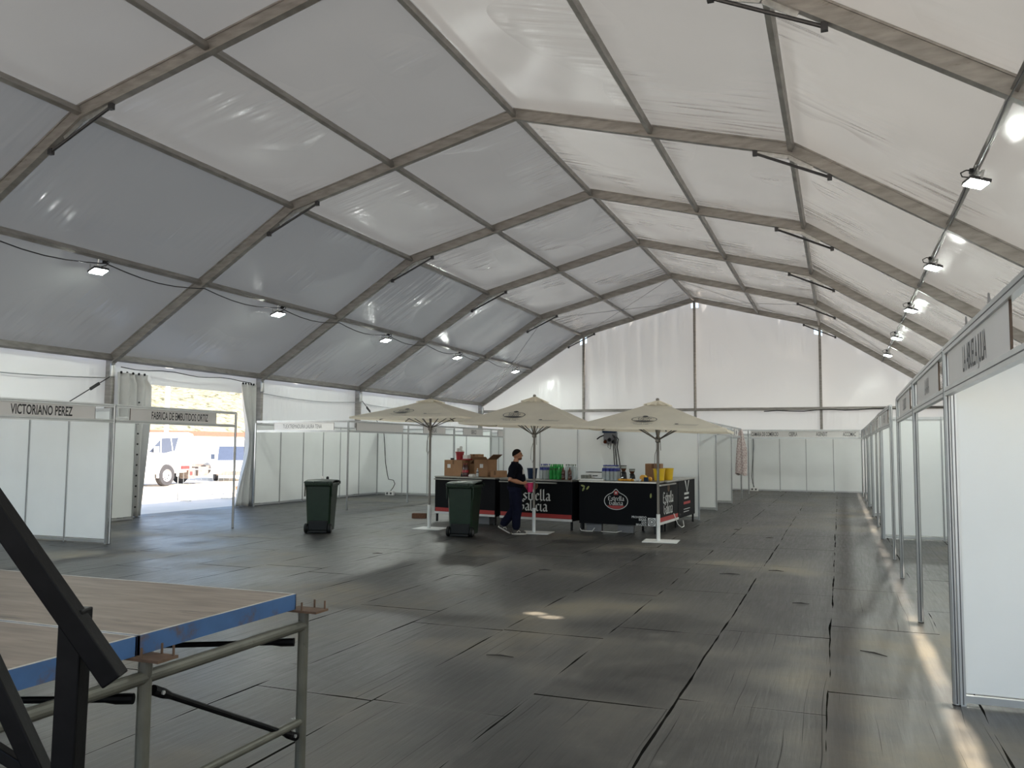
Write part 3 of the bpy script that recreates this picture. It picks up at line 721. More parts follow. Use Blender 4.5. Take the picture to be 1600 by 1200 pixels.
# ---- tent curtains
def curtain(label, y0, y1, n, prof, seed, eyelets=False):
    mb = MB(); uvs = []
    def fn(u, v):
        z = .01 + (3.62 if y1 > 9 else 3.56) * v; a, b = prof(v)
        y = a + (b - a) * u
        return (-10.42 + .085 * math.sin(u * n * 2 * PI + seed + .5 * math.sin(v * 3)) * (.55 + .45 * (1 - v)) + .03 * math.sin(u * 11 + v * 4), y, z)
    mb.grid(60, 26, fn); t = tag(mb.build('tent_curtain', 'curtain', smooth=True, solid=.006), label, 'curtain')
    if eyelets:
        em = MB()
        for k in range(11): em.lathe([(.022, -.01), (.022, .01)], (-10.30, 6.42, .25 + k * .26), 8, axis=Matrix.Rotation(PI / 2, 3, 'Y'))
        em.build('eyelet', 'black_plastic', t)
    m2 = MB()
    for k in range(5):
        a, b = prof(1.); m2.lathe([(.02, -.03), (.028, 0), (.02, .03)], (-10.40, a + (b - a) * (k + .5) / 5, 3.63 if y1 > 9 else 3.57), 8)
    m2.build('hook', 'black_plastic', t)
    return t
curtain('gathered grey tent curtain on the left side of the opening', 5.85, 6.9, 4, lambda v: (5.82, 6.72 + .16 * (1 if v > .7 else v / .7) - (.12 if v > .93 else 0)), .4, True)
curtain('narrow grey tent curtain tied back on the right side of the opening', 10.3, 11.1, 3, lambda v: (10.48 - .08 * v + .38 * math.exp(-((v - .52) / .30) ** 2) - .28 * (1 - v) ** 2, 11.02 + .02 * v), 1.2)

# ================================================================== FLOODLIGHTS on the lower purlins
def flood(label, x, y):
    s = 1 if x > 0 else -1
    t = thing('floodlight', label, 'floodlight', (x - s * .02, y, 5.36), 0, 'LED floodlights under the %s roof purlin' % ('right' if s > 0 else 'left'))
    d = Vector((-s * .26, -.06, -1)).normalized(); q = d.to_track_quat('-Z', 'Y').to_matrix()
    c = Vector((0, 0, -.07))
    mb = MB(); mb.box(c, (.31, .26, .045), q); 
    for k in range(5): mb.box(c + q @ Vector((-.08 + k * .04, 0, .035)), (.008, .22, .03), q)
    mb.build('housing', 'dark_steel', t, bevel=.006)
    mb = MB(); mb.box(c + q @ Vector((0, 0, -.030)), (.27, .225, .016), q); mb.build('led_face', 'led', t, bevel=.006)
    mb = MB()
    for k in (-1, 1): mb.bar(c + q @ Vector((k * .165, 0, 0)), c + q @ Vector((k * .165, 0, .11)), .008, .03)
    mb.bar(c + q @ Vector((-.165, 0, .11)), c + q @ Vector((.165, 0, .11)), .03, .008); mb.tube([c + q @ Vector((0, 0, .11)), (0, 0, .16)], .014, 6)
    mb.build('bracket', 'zinc', t)
    mb = MB(); mb.tube([(0, .12, .12), (-s * .10, .13, .14), (-s * .17, .10, .10), (-s * .16, .04, .03), (-s * .08, .0, .0), (-s * .03, 0, -.05)], .009, 6); mb.build('lead', 'cable', t, smooth=True)
    mb = MB(); mb.box((-s * .04, .12, .12), (.05, .09, .05)); mb.build('junction', 'black_plastic', t)
lo = ['nearest', 'second nearest', 'middle', 'second farthest', 'farthest']
for k, y in enumerate((2.71, 8.58, 14.32, 19.94, 26.3)): flood('lit floodlight under the left roof purlin, %s of the five on that side' % lo[k], -7.82, y)
for k, y in enumerate((2.30, 7.80, 13.20, 18.90, 24.0)): flood('lit floodlight under the right roof purlin, %s of the five on that side' % lo[k], 7.82, y)
for s in (-1, 1):
    for k, y in enumerate((-3.4, -9.1)): flood('added unseen floodlight under the %s roof purlin, %s the frame edge' % ('left' if s < 0 else 'right', ('just past', 'well past')[k]), s * 7.82, y)  # extra lamps out of view, added to brighten the camera-facing booth walls
    mb = MB(); pts = []
    for i in range(1, len(FY) - 1):
        for k in range(12):
            u = k / 12; pts.append((s * (7.80 - .02), FY[i] + u * BAY, 5.46 - (.14 * math.sin(PI * (u * 2 % 1)) ) * (1 if s < 0 else .35)))
    mb.tube(pts, .012, 6); tag(mb.build('power_cable', 'cable', smooth=True), 'black cable feeding the %s row of roof floodlights' % ('left' if s < 0 else 'right'), 'cable')
mb = MB(); mb.tube([(-10.40, 5.9 + k * .45, 3.70 - .03 * math.sin(k * 1.3)) for k in range(12)], .012, 6)
tag(mb.build('power_cable', 'cable', smooth=True), 'thin black cable along the beam above the tent opening', 'cable')

# ================================================================== PARASOLS
def parasol(label, x, y, ze, zt, a, rz, tilt, logo_u=-.2):
    t = thing('parasol', label, 'parasol', (x, y, 0), rz, 'cream square parasols around the bar')
    mb = MB(); mb.box((0.05, .0, .008), (.66, .58, .014)); mb.build('base_plate', 'base_white', t, bevel=.003)
    mb = MB(); mb.tube([(0, 0, .01), (0, 0, .52)], .036, 14); mb.build('base_tube', 'base_white', t, smooth=False)
    mb = MB(); mb.tube([(0, 0, .40), (0, 0, zt + .02)], .026, 14); mb.build('pole', 'pole_bronze', t, smooth=False)
    zh = ze - .20
    mb = MB(); mb.lathe([(.035, zh - .07), (.05, zh - .05), (.05, zh + .03), (.035, zh + .05)], n=14); mb.build('runner', 'pole_bronze', t, smooth=False)
    R = Matrix.Rotation(tilt, 3, 'Y'); C = Vector((0, 0, ze))
    def tl(v): return R @ (Vector(v) - C) + C
    def surf(px, py, off=0.):
        s = max(abs(px), abs(py)) / a
        return tl((px, py, zt - (zt - ze) * (s * .97 + .03 * s * s) - .02 * math.sin(PI * s) + off))
    mb = MB(); nv = 12; nu = 12
    for k in range(4):
        q = Matrix.Rotation(k * PI / 2, 2)
        def fn(u, v):
            s = max(v, .001); p = q @ Vector(((u * 2 - 1) * a * s, -a * s)); drop = -.012 * abs(math.sin(PI * (u * 2))) * s
            z = surf(p.x, p.y); return (z.x, z.y, z.z + drop + (.0 if v < 1 else -.0))
        mb.grid(nu, nv, fn)
        def hem(u, v):
            p = q @ Vector(((u * 2 - 1) * a, -a)); z = surf(p.x, p.y); return (z.x, z.y, z.z - .012 * abs(math.sin(PI * u * 2)) - .040 * v)
        mb.grid(nu, 1, hem)
    can = mb.build('canopy', 'cream', t, smooth=False)
    bm = bmesh.new(); bm.from_mesh(can.data); bmesh.ops.remove_doubles(bm, verts=bm.verts[:], dist=.002); bm.to_mesh(can.data); bm.free()
    mb = MB(); h = .25
    for k in range(4):
        q = Matrix.Rotation(k * PI / 2, 2)
        def fn(u, v):
            s = max(v, .001) * h; p = q @ Vector(((u * 2 - 1) * s, -s)); z = surf(p.x, p.y, .022 + .014 * math.sin(u * 23 + k) * v); return z
        mb.grid(10, 3, fn)
    mb.build('vent_cap', 'cream', t)
    mb = MB(); mb.lathe([(.03, zt + .0), (.036, zt + .035), (.026, zt + .055), (0, zt + .06)], n=12); mb.build('finial', 'pole_bronze', t, smooth=True)
    for k in range(8):
        an = k * PI / 4; L = a if k % 2 else a * 1.414
        an += PI / 4; dx, dy = math.cos(an), math.sin(an); rs = a / max(abs(dx), abs(dy))
        mb = MB(); pts = [surf(dx * rs * f, dy * rs * f, -.028) for f in (.04, .35, .7, .985)]; mb.tube(pts, .012, 6); rb = mb.build('rib', 'pole_bronze', t)
        mb = MB(); mb.tube([(dx * .05, dy * .05, zh), surf(dx * rs * .50, dy * rs * .50, -.04)], .010, 6); mb.build('strut', 'pole_bronze', rb)
    # printed emblem on the front panel
    sl = math.hypot(a, zt - ze)
    def pr(u, v):                                               # v: metres up the slope from the edge
        f = v / sl; p = surf(u, -a * (1 - f)); nrm = R @ Vector((0, -(zt - ze), a)).normalized(); return p + nrm * .012
    mb = MB(); cx, cy = logo_u, .42
    flat(mb, ring2(cx, cy, .235, .155, .014), pr); flat(mb, disc2(cx, cy + .165, .05, .045), pr)
    seg = [(cx + .20 * math.cos(PI + PI * k / 14), cy - .075 + .065 * math.sin(PI + PI * k / 14)) for k in range(15)]; flat(mb, (seg, [tuple(range(15))]), pr)
    for wd, vb in (('Estrella', .02), ('Galicia', -.065)):
        vs, fs = blackletter(wd, .052); flat(mb, ([(u + cx, v + cy + vb) for u, v in vs], fs), pr)
    for i, yv in enumerate((.17, .12)):
        vs, fs = text_mesh('HIJOS DE RIVERA' if i == 0 else 'DESDE 1906', .03, 1.2); flat(mb, ([(u + cx - .02, v + yv) for u, v in vs], fs), pr)
    flat(mb, rect2(cx + .58, .165, cx + 1.0, .172), pr); flat(mb, rect2(cx + .56, .125, cx + .98, .132), pr); flat(mb, disc2(cx + .61, .185, .035, .022), pr)
    mb.build('printed_emblem', 'letter', t, fixn=False)
    mb = MB(); mb.tube([(.04, -.03, zh - .02), (-.05, -.05, zh - .30), (-.06, -.05, zh - .52), (-.03, -.045, zh - .60), (.0, -.04, zh - .50), (.02, -.035, zh - .1)], .006, 5); mb.tube([(.05, -.03, zh), (.06, -.04, zh - .22)], .006, 5)
    mb.build('cord', 'pole_bronze', t)
    return t
parasol('cream square parasol farthest left, its pole beside the bin at the bar end', -2.39, 6.87, 2.42, 2.84, 1.29, math.radians(1), 0.0)
parasol('cream square parasol in the middle, its pole beside the walking man', 0.02, 6.97, 2.27, 2.86, 1.26, math.radians(5), math.radians(1.3))
parasol('cream square parasol on the right, its pole at the bar corner', 2.76, 6.44, 2.17, 2.71, 1.38, math.radians(4), math.radians(1.3), -.12)

# ================================================================== BAR
BH = 1.09
class Counter:
    def __init__(s, A, B, depth): s.A = Vector((*A, 0)); s.B = Vector((*B, 0)); s.L = (s.B - s.A).length; s.d = (s.B - s.A) / s.L; s.n = Vector((-s.d.y, s.d.x, 0)); s.rz = math.atan2(s.d.y, s.d.x); s.depth = depth
    def at(s, f, dep, z=BH): p = s.A + s.d * (s.L * f) + s.n * dep; return Vector((p.x, p.y, z))
def counter(label, c, style):
    L = c.L; D = c.depth; e = getattr(c, 'ext', 0)
    t = thing('bar_counter', label, 'bar counter', c.A, c.rz, 'black counters of the bar')
    zb = .20 if style != 'oval' else .17
    mb = MB(); mb.box(((L + e) / 2, D / 2, BH - .02), (L - e, D + .03, .035)); mb.build('worktop', 'stainless', t, bevel=.004)
    mb = MB(); mb.box((L / 2, .015, (BH - .04 + zb) / 2), (L - .01, .02, BH - .04 - zb)); fp = mb.build('front_panel', 'bar_black', t)
    for xx in (e + .02, L - .02):
        mb = MB(); mb.box((xx, D / 2 + .03, (BH - .04 + zb) / 2), (.02, D - .06, BH - .04 - zb)); mb.build('end_panel', 'bar_black', t)
    for xx in (e + .04, L - .04):
        for yy in (.05, D - .04):
            mb = MB(); mb.box((xx, yy, (BH - .05) / 2), (.04, .04, BH - .05)); mb.build('leg', 'black_plastic', t)
    mb = MB(); mb.box(((L + e) / 2, D / 2, .42), (L - .08 - e, D - .06, .02)); mb.build('shelf', 'bar_black', t)
    P = lambda u, v: (u, .003, v)
    if style == 'letters':
        mb = MB(); cx = L * .47
        for wd, z, xo in (('Estrella', .62, 0), ('Galicia', .385, -.01)):
            vs, fs = blackletter(wd, .158); flat(mb, ([(u * 1.18 + cx + xo, v + z) for u, v in vs], fs), P)
        mb.build('lettering', 'bar_white', fp, fixn=False)
        mb = MB(); flat(mb, rect2(.02, .245, L - .02, .335), P); mb.build('red_stripe', 'bar_red', fp, fixn=False)
        mb = MB(); mb.box((L / 2, 0, .215), (L - .01, .025, .05)); mb.build('bottom_strip', 'bar_white', t)
        mb = MB(); flat(mb, ring2(cx + .04, .945, .085, .085, .014), P); flat(mb, ring2(cx + .04, .945, .058, .058, .008), P); mb.build('emblem_ring', 'card', fp, fixn=False)
        mb = MB(); flat(mb, disc2(cx + .04, .945, .048, .048), P); mb.build('emblem_disc', 'rust', fp, fixn=False)
        mb = MB(); mb.box((L * .40, -.02, BH - .075), (L * .8, .04, .03)); mb.build('ledge', 'stainless', t)
    if style == 'oval':
        cx, cz, rx, ry = L * .487, .665, .265, .185
        out = []
        for k in range(64):
            an = 2 * PI * k / 64; x, z = rx * math.cos(an), ry * math.sin(an); b = .075 * math.exp(-((an - PI / 2) / .22) ** 2); out.append((cx + x, cz + z + b))
        inn = [(cx + (x - cx) * .945, cz + (z - cz) * .935) for x, z in out]; n = 64
        mb = MB(); flat(mb, (out + inn, [(k, (k + 1) % n, n + (k + 1) % n, n + k) for k in range(n)]), P)
        for wd, z in (('Estrella', .01), ('Galicia', -.085)):
            vs, fs = blackletter(wd, .063); flat(mb, ([(u * 1.18 + cx, v + cz + z) for u, v in vs], fs), P)
        st = [(cx + (.014 if k % 2 else .03) * math.cos(PI / 2 + k * PI / 5), cz + .175 + (.014 if k % 2 else .03) * math.sin(PI / 2 + k * PI / 5)) for k in range(10)]
        flat(mb, (st, [tuple(range(10))]), lambda u, v: (u, .0015, v))
        mb.build('emblem', 'bar_white', fp, fixn=False)
        mb = MB(); n2 = 20; seg = [(cx + rx * .90 * math.cos(an), cz + ry * .90 * math.sin(an)) for an in [PI + .62 + (PI - 1.24) * k / n2 for k in range(n2 + 1)]]
        flat(mb, (seg, [tuple(range(n2 + 1))]), P); flat(mb, rect2(cx - .045, cz + .13, cx + .045, cz + .215), P); mb.build('emblem_red', 'bar_red', fp, fixn=False)
        mb = MB()
        for i, wd in enumerate(('PROHIBIDO', 'BAJAR', 'LOS', 'BRAZOS')):
            vs, fs = text_mesh(wd, .042, 1.0, .02, 'RIGHT'); flat(mb, ([(u + L * .875, v + .325 - i * .052) for u, v in vs], fs), P)
        mb.build('lettering', 'bar_white', fp, fixn=False)
        mb = MB(); flat(mb, ring2(L * .935, .255, .085, .085, .012, 4), P); 
        x, z = L * .94, .255; mb2 = MB(); q = .085
        flat(mb2, rect2(x - q, z - q, x + q, z + q), P); mb2.build('badge', 'bar_white', fp, fixn=False)
        mb3 = MB(); P3 = lambda u, v: (u, .0015, v); flat(mb3, ring2(x, z, .074, .074, .014), P3); flat(mb3, ring2(x, z, .044, .044, .016), P3); mb3.build('badge_ring', 'letter', fp, fixn=False)
        for lx, lz, an in ((.20, .93, .9), (.10, .90, 1.1), (.09, .97, -.3), (L - .12, .80, 1.5)):
            pts = [(lx + .05 * math.cos(a) * math.cos(an) - .02 * math.sin(a) * math.sin(an), lz + .05 * math.cos(a) * math.sin(an) + .02 * math.sin(a) * math.cos(an)) for a in [2 * PI * k / 12 for k in range(12)]]
            mb = MB(); flat(mb, (pts, [tuple(range(12))]), P); mb.build('hop_print', 'bar_green', fp, fixn=False)
    if style == 'side':
        mb = MB(); flat(mb, ([(L * .37, BH - .05), (L * .43, BH - .05), (L * .51, .80), (L * .59, BH - .05), (L * .65, BH - .05), (L * .52, .77), (L * .50, .77)], [(0, 1, 2, 6), (2, 3, 4, 5), (2, 5, 6)]), P)
        flat(mb, rect2(L * .34, .71, L * .62, .76), P); flat(mb, rect2(L * .34, .61, L * .60, .655), P); flat(mb, rect2(L * .30, .37, L * .68, .385), P); flat(mb, rect2(L * .30, .31, L * .62, .325), P); mb.build('white_print', 'bar_white', fp, fixn=False)
        mb = MB(); flat(mb, rect2(L * .30, .49, L * .70, .55), P); mb.build('red_print', 'bar_red', fp, fixn=False)
    return t
CA = Counter((-3.14, 8.66), (-1.36, 8.18), .80); CB = Counter((-1.22, 8.12), (.63, 7.73), .62); CC = Counter((.76, 7.80), (2.47, 7.70), .62)
CD = Counter((2.52, 7.72), (2.62, 9.42), .58); CD.ext = .66; CE = Counter((2.62, 9.46), (2.71, 11.25), .58); CF = Counter((-2.62, 11.2), (-2.90, 9.52), .55)
counter('black counter with blackletter print and red stripe, behind the bin beside the parasol pole', CA, 'letters')
counter('black counter with blackletter print and red stripe, behind the walking man', CB, 'letters')
counter('black bar counter with an oval white emblem and red base', CC, 'oval')
counter('black counter turned to the right aisle, with white blackletter print and pale strip', CD, 'letters')
counter('black counter at the rear of the right bar side, touching the big white wall', CE, 'side')
counter('plain black bar counter behind the cardboard boxes, closing the left bar end', CF, 'plain')
# trays and leads under the bar
for k, f in enumerate((.19, .60)):
    p = CC.at(f, .10, 0); mb = MB(); mb.box((0, 0, .08), (.34, .10, .16), taper=(1.03, 1.0)); mb.box((0, -.045, .145), (.35, .03, .015))
    tag(mb.build('plastic_tray', 'grey_box', loc=p, rotz=CC.rz, bevel=.006), 'grey plastic tray on the floor under the oval-emblem counter, %s' % ('nearer the man' if k == 0 else 'nearer the bar corner'), 'tray')
p = CA.at(.72, .25, 0); mb = MB(); mb.box((0, 0, .09), (.55, .30, .18)); mb.box((0, -.152, .05), (.55, .01, .02))
tag(mb.build('plastic_tray', 'grey_box', loc=p, rotz=CA.rz, bevel=.008), 'pale grey tray on the floor behind the right-hand green bin', 'tray')
mb = MB(); q = CC
mb.tube([q.at(.02, -.02, .06), q.at(.04, -.05, .02), q.at(.12, -.08, .012), q.at(.19, -.05, .012), q.at(.21, -.01, .08)], .009, 6)
tag(mb.build('white_cable', 'white_plastic', smooth=True), 'white cable looped under the left end of the oval-emblem counter', 'cable')
mb = MB(); mb.tube([q.at(.30, .0, .012), q.at(.40, -.05, .012), q.at(.50, -.05, .012), q.at(.56, .0, .04)], .008, 6)
tag(mb.build('white_cable', 'white_plastic', smooth=True), 'white cable on the floor between the two grey trays', 'cable')
mb = MB(); mb.tube([CD.at(.75, .0, .35), CD.at(.85, -.05, .10), CD.at(.98, -.08, .015), CE.at(.15, -.06, .015), CE.at(.3, .02, .12)], .009, 6)
tag(mb.build('white_cable', 'white_plastic', smooth=True), 'white cable hanging under the right side of the bar', 'cable')

# ---- goods on the bar
def carton(label, p, d, rz, tape=True, open_=False, sticker=False):
    t = thing('cardboard_box', label, 'cardboard box', p, rz)
    w_, dp, h = d; mb = MB()
    if not open_: mb.box((0, 0, h / 2), d)
    else:
        for c, q in (((0, -dp / 2 + .004, h / 2), (w_, .008, h)), ((0, dp / 2 - .004, h / 2), (w_, .008, h)), ((-w_ / 2 + .004, 0, h / 2), (.008, dp, h)), ((w_ / 2 - .004, 0, h / 2), (.008, dp, h)), ((0, 0, .006), (w_, dp, .012))): mb.box(c, q)
    mb.build('carton', 'card', t)
    if tape and not open_:
        m2 = MB(); m2.box((0, 0, h + .001), (.05, dp * 1.001, .003)); m2.box((0, -dp / 2 - .001, h - .05), (.05, .003, .10)); m2.build('tape', 'card_dark', t)
    if open_:
        for k, (a, b, an) in enumerate((((w_ / 2, 0, h), (.01, dp, .20), .95), ((-w_ / 2, 0, h), (.01, dp, .16), -2.3))):
            R = Matrix.Rotation(an, 3, 'Y'); m2 = MB(); m2.box(Vector(a) + R @ Vector((0, 0, b[2] / 2)), b, R); m2.build('flap', 'card_dark', t)
        m2 = MB(); R = Matrix.Rotation(.9, 3, 'X'); m2.box(Vector((0, -dp / 2, h)) + R @ Vector((0, 0, .05)), (w_, .008, .10), R); m2.build('flap', 'card', t)
    if sticker:
        m2 = MB(); m2.box((sticker * w_, -dp / 2 - .001, h * .62), (.10, .002, .09)); m2.build('sticker', 'paper', t)
    return t
rzA = CA.rz
carton('closed cardboard box under the red bucket, left end of the bar', CA.at(.215, .42), (.56, .42, .385), rzA, sticker=-.24)
carton('open cardboard box with raised flaps, left end of the bar', CA.at(.63, .50), (.42, .36, .41), rzA, open_=True, sticker=.05)
carton('small cardboard box in front of the white wall beside the open box', CA.at(.865, .46), (.27, .30, .15), rzA)
p = CA.at(.44, .60); carton('small cardboard box stacked between the red bucket and the open box', p + Vector((0, 0, 0)), (.26, .22, .53), rzA)
def pail(name, label, cat, p, r0_, r1_, h, m, extra=None, handle=True):
    t = thing(name, label, cat, p); mb = MB()
    mb.lathe([(r0_ * .92, .0), (r0_, .006), (r1_, h - .02), (r1_ + .008, h - .018), (r1_ + .008, h), (r1_ - .006, h), (r0_ - .006, .012), (0, .011)], n=22); mb.build('body', m, t, smooth=False)
    if handle:
        m2 = MB(); m2.tube([((r1_ + .012) * math.cos(a), .01, h - .03 - .085 * math.sin(a)) for a in [PI * k / 10 for k in range(11)]], .004, 5); m2.build('handle', 'steel_wire', t)
    return t
bk = pail('red_bucket', 'red bucket of brushes on top of the closed cardboard box', 'bucket', CA.at(.24, .40, BH + .388), .085, .105, .20, 'red_plastic', handle=False)
for k, (dx, dy, h) in enumerate(((-.05, 0, .27), (.02, .02, .32), (.07, -.02, .22))):
    mb = MB(); mb.tube([(0, 0, 0), (0, 0, h * .55), (0, 0, h * .75), (0, 0, h * .95), (0, 0, h)], [.010, .010, .034, .036, .010], 10)
    tag(mb.build('scoop', 'paper', smooth=True, loc=CA.at(.24, .40, BH + .405) + Vector((dx, dy, 0)), rotz=0), 'pale %s standing in the red bucket, %s' % ('scoop', ('left one', 'tall middle one', 'short right one')[k]), 'utensil')
mb = MB(); mb.box((0, 0, .015), (.22, .16, .03)); tag(mb.build('red_tray', 'red_plastic', loc=CA.at(.36, .40, BH + .388), rotz=rzA, bevel=.006), 'flat dark red tray beside the red bucket', 'tray')
mb = MB(); mb.box((0, 0, .045), (.15, .12, .09)); tag(mb.build('paper_pack', 'paper', loc=CA.at(.36, .40, BH + .420), rotz=rzA, bevel=.004), 'white paper pack on the red tray beside the red bucket', 'paper pack')
mb = MB(); mb.box((0, 0, .022), (.08, .05, .044)); tag(mb.build('card_reader', 'black_plastic', loc=CA.at(.13, .36, BH + .388), rotz=rzA, bevel=.005), 'small black gadget on the left edge of the closed cardboard box', 'gadget')
mb = MB()
for k in range(5): mb.box((random.uniform(-.02, .02), random.uniform(-.02, .02), .008 + k * .012), (.13, .13, .010), Matrix.Rotation(random.uniform(-.5, .5), 3, 'Z'))
tag(mb.build('napkin_stack', 'paper', loc=CA.at(.56, .16, BH), rotz=rzA), 'crumpled white napkins on the bar in front of the open box', 'napkins')

def bottle(name, label, p, h, r, body, cap, band=None, band_z=(.55, .7), group=None):
    t = thing(name, label, 'bottle', p, 0, group); mb = MB()
    mb.lathe([(r * .8, 0), (r, .015), (r, h * .22), (r * .94, h * .25), (r, h * .28), (r, h * .62), (r * .82, h * .74), (r * .34, h * .88), (r * .34, h * .93)], n=14); mb.build('body', body, t, smooth=True)
    m2 = MB(); m2.lathe([(r * .40, h * .93), (r * .40, h * .995), (r * .34, h)], n=10); m2.build('cap', cap, t)
    if band:
        m3 = MB(); m3.lathe([(r * 1.01, h * band_z[0]), (r * 1.015, h * band_z[0] + .001), (r * 1.015 if band_z[1] <= .62 else r * .86, h * band_z[1])], n=14); m3.build('label', band, t, smooth=True)
    return t
def pack(first, c, f, dep, nx, nz, pitch, lab):
    n = 0
    for j in range(nz):
        for i in range(nx):
            p = c.at(f, dep) + c.d * (pitch * (i - (nx - 1) / 2)) + c.n * (pitch * j)
            if n == 0: first.location = p
            else: dup(first, p)
            n += 1
water = 'clear water bottle in the blue-capped pack right of the middle parasol pole'
pack(bottle('water_bottle', water, (0, 0, 0), .335, .044, 'bottle_clear', 'cap_blue', 'cap_blue', (.60, .78), 'water pack beside the green bottles'), CB, .575, .12, 2, 3, .092, water)
pack(bottle('green_bottle', 'green soft drink bottle in the pack right of the water pack', (0, 0, 0), .335, .044, 'bottle_green', 'bottle_green', 'label_green', (.60, .72), 'green bottle pack'), CB, .73, .12, 3, 3, .092, '')
pack(bottle('clear_bottle', 'pale clear bottle behind the two brown bottles', (0, 0, 0), .335, .042, 'bottle_clear', 'label_green', None, (0, 0), 'pale bottles behind the brown ones'), CB, .905, .22, 3, 2, .09, '')
pack(bottle('water_bottle', 'clear water bottle in the pack near the coffee grinders', (0, 0, 0), .335, .044, 'bottle_clear', 'cap_blue', 'cap_blue', (.60, .80), 'water pack near the grinders'), CC, .385, .12, 4, 3, .088, '')
for k, f in enumerate((.855, .94)): bottle('brown_bottle', 'brown glass bottle on the bar right of the green pack, %s' % ('left one' if k == 0 else 'right one'), CB.at(f, .09), .27, .042, 'bottle_brown', 'bottle_brown', 'cola', (.28, .5))
for k, f in enumerate((.435, .475)): bottle('cola_bottle', 'dark cola bottle beside the closed cardboard box, %s' % ('left one' if k == 0 else 'right one'), CA.at(f, .14), .31, .045, 'cola', 'red_plastic', 'red_plastic', (.3, .5))
bottle('small_bottle', 'small clear bottle standing alone on the bar in front of the open box', CA.at(.685, .07), .20, .030, 'bottle_clear', 'white_plastic', 'cola', (.5, .62))
mb = MB(); mb.lathe([(.02, 0), (.026, .01), (.02, .05), (.008, .08), (.008, .11)], n=10); tag(mb.build('tap_handle', 'black_plastic', smooth=True, loc=CA.at(.44, .03)), 'small black knob on the bar edge above the right-hand green bin', 'knob')
pail('blue_bucket', 'dark blue bucket on the bar in front of the walking man', 'bucket', CB.at(.395, .20), .095, .115, .235, 'blue_plastic', handle=False)
for k in range(6):
    mb = MB(); mb.lathe([(.026, 0), (.034, .11), (.032, .11), (.024, .004), (0, .004)], n=12)
    j, i = divmod(k, 3); p = CC.at(.035, .10) + CC.d * (i * .075 - .02) + CC.n * (j * .08)
    tag(mb.build('plastic_cup', 'glass', smooth=True, loc=p), 'clear plastic cup in the cluster between the brown bottles and the white machine', 'cup', 'clear cups on the bar')
t = thing('white_machine', 'low white machine with black top on the bar', 'machine', CC.at(.15, .43), CC.rz)
mb = MB(); mb.box((0, 0, .095), (.42, .32, .13)); mb.box((0, 0, .015), (.40, .30, .03)); mb.build('housing', 'white_plastic', t, bevel=.01)
mb = MB(); mb.box((0, 0, .168), (.40, .30, .014)); mb.box((-.10, -.162, .10), (.06, .004, .03)); mb.box((.02, -.162, .095), (.12, .004, .02)); mb.box((0, -.15, .035), (.40, .02, .02)); mb.build('dark_trim', 'black_plastic', t)
mb = MB(); mb.box((0, 0, .012), (.52, .22, .024)); mb.box((0, 0, .030), (.50, .20, .010))
tag(mb.build('white_tray', 'white_plastic', loc=CC.at(.17, .06) + CC.n * .05, rotz=CC.rz, bevel=.004), 'flat white tray on the bar edge in front of the white machine', 'tray')
def grinder(label, p, rz, k=1.):
    t = thing('coffee_grinder', label, 'coffee grinder', p, rz); mb = MB()
    mb.box((0, .02, .02 * k), (.13, .17, .04 * k)); mb.box((0, .05, .11 * k), (.11, .10, .16 * k), taper=(.75, .8)); mb.lathe([(.05, .17 * k), (.055, .20 * k), (.045, .22 * k)], (0, .02, 0), 12); mb.build('body', 'black_plastic', t, bevel=.006)
    m2 = MB(); m2.lathe([(.03, .20 * k), (.062, .29 * k), (.062, .292 * k), (.03, .205 * k)], (0, .02, 0), 14); m2.build('hopper', 'bottle_brown', t, smooth=False)
    m2 = MB(); m2.lathe([(.062, .29 * k), (.064, .345 * k), (.060, .345 * k), (.058, .292 * k)], (0, .02, 0), 14); m2.build('hopper_rim', 'glass', t)
    m2 = MB(); m2.lathe([(.067, .345 * k), (.067, .36 * k), (0, .362 * k)], (0, .02, 0), 14); m2.build('hopper_lid', 'black_plastic', t)
    m2 = MB(); m2.tube([(0, -.03, .08 * k), (-.02, -.09, .075 * k)], .010, 6); m2.build('fork', 'zinc', t)
grinder('black coffee grinder right of the blue-capped water bottles, taller one', CC.at(.545, .22), CC.rz, .92)
grinder('black coffee grinder left of the golden tin, shorter one', CC.at(.665, .16), CC.rz, .72)
for k in range(6):
    p = CC.at(.53 + .034 * k, .035 + .02 * (k % 2)); mb = MB()
    mb.lathe([(0, 0), (.024, .006), (.036, .020), (.030, .040), (.012, .050), (0, .052)], n=12, sx=1.25, sy=.9)
    tag(mb.build('pastry', 'orange_fruit', smooth=True, loc=p, rotz=k * .9), 'small golden pastry in the row on the bar in front of the grinders', 'pastry', 'golden pastries on the bar edge')
for k, f in enumerate((.725, .785)):
    mb = MB(); mb.lathe([(.022, 0), (.036, .05), (.034, .05), (.02, .004), (0, .004)], n=12); tag(mb.build('coffee_cup', 'white_plastic', smooth=True, loc=CC.at(f, .05)), 'small white cup on the bar edge, %s of the two' % ('left' if k == 0 else 'right'), 'cup')
t = thing('golden_tin', 'golden tin lying on its side on the bar near the parasol pole', 'tin', CC.at(.80, .24, BH + .07), CC.rz)
mb = MB(); mb.lathe([(.062, 0), (.062, .15), (.055, .155), (0, .15)], (0, -.06, 0), 16, axis=Matrix.Rotation(-PI / 2, 3, 'X')); mb.build('can', 'yellow_plastic', t)
mb = MB(); mb.lathe([(.066, -.006), (.066, .008), (.050, .008), (.05, -.002), (0, -.002)], (0, -.06, 0), 16, axis=Matrix.Rotation(-PI / 2, 3, 'X')); mb.build('rim', 'orange_fruit', t)
mb = MB(); mb.box((0, 0, -.0675), (.30, .2, .005)); mb.build('stand', 'black_plastic', t)
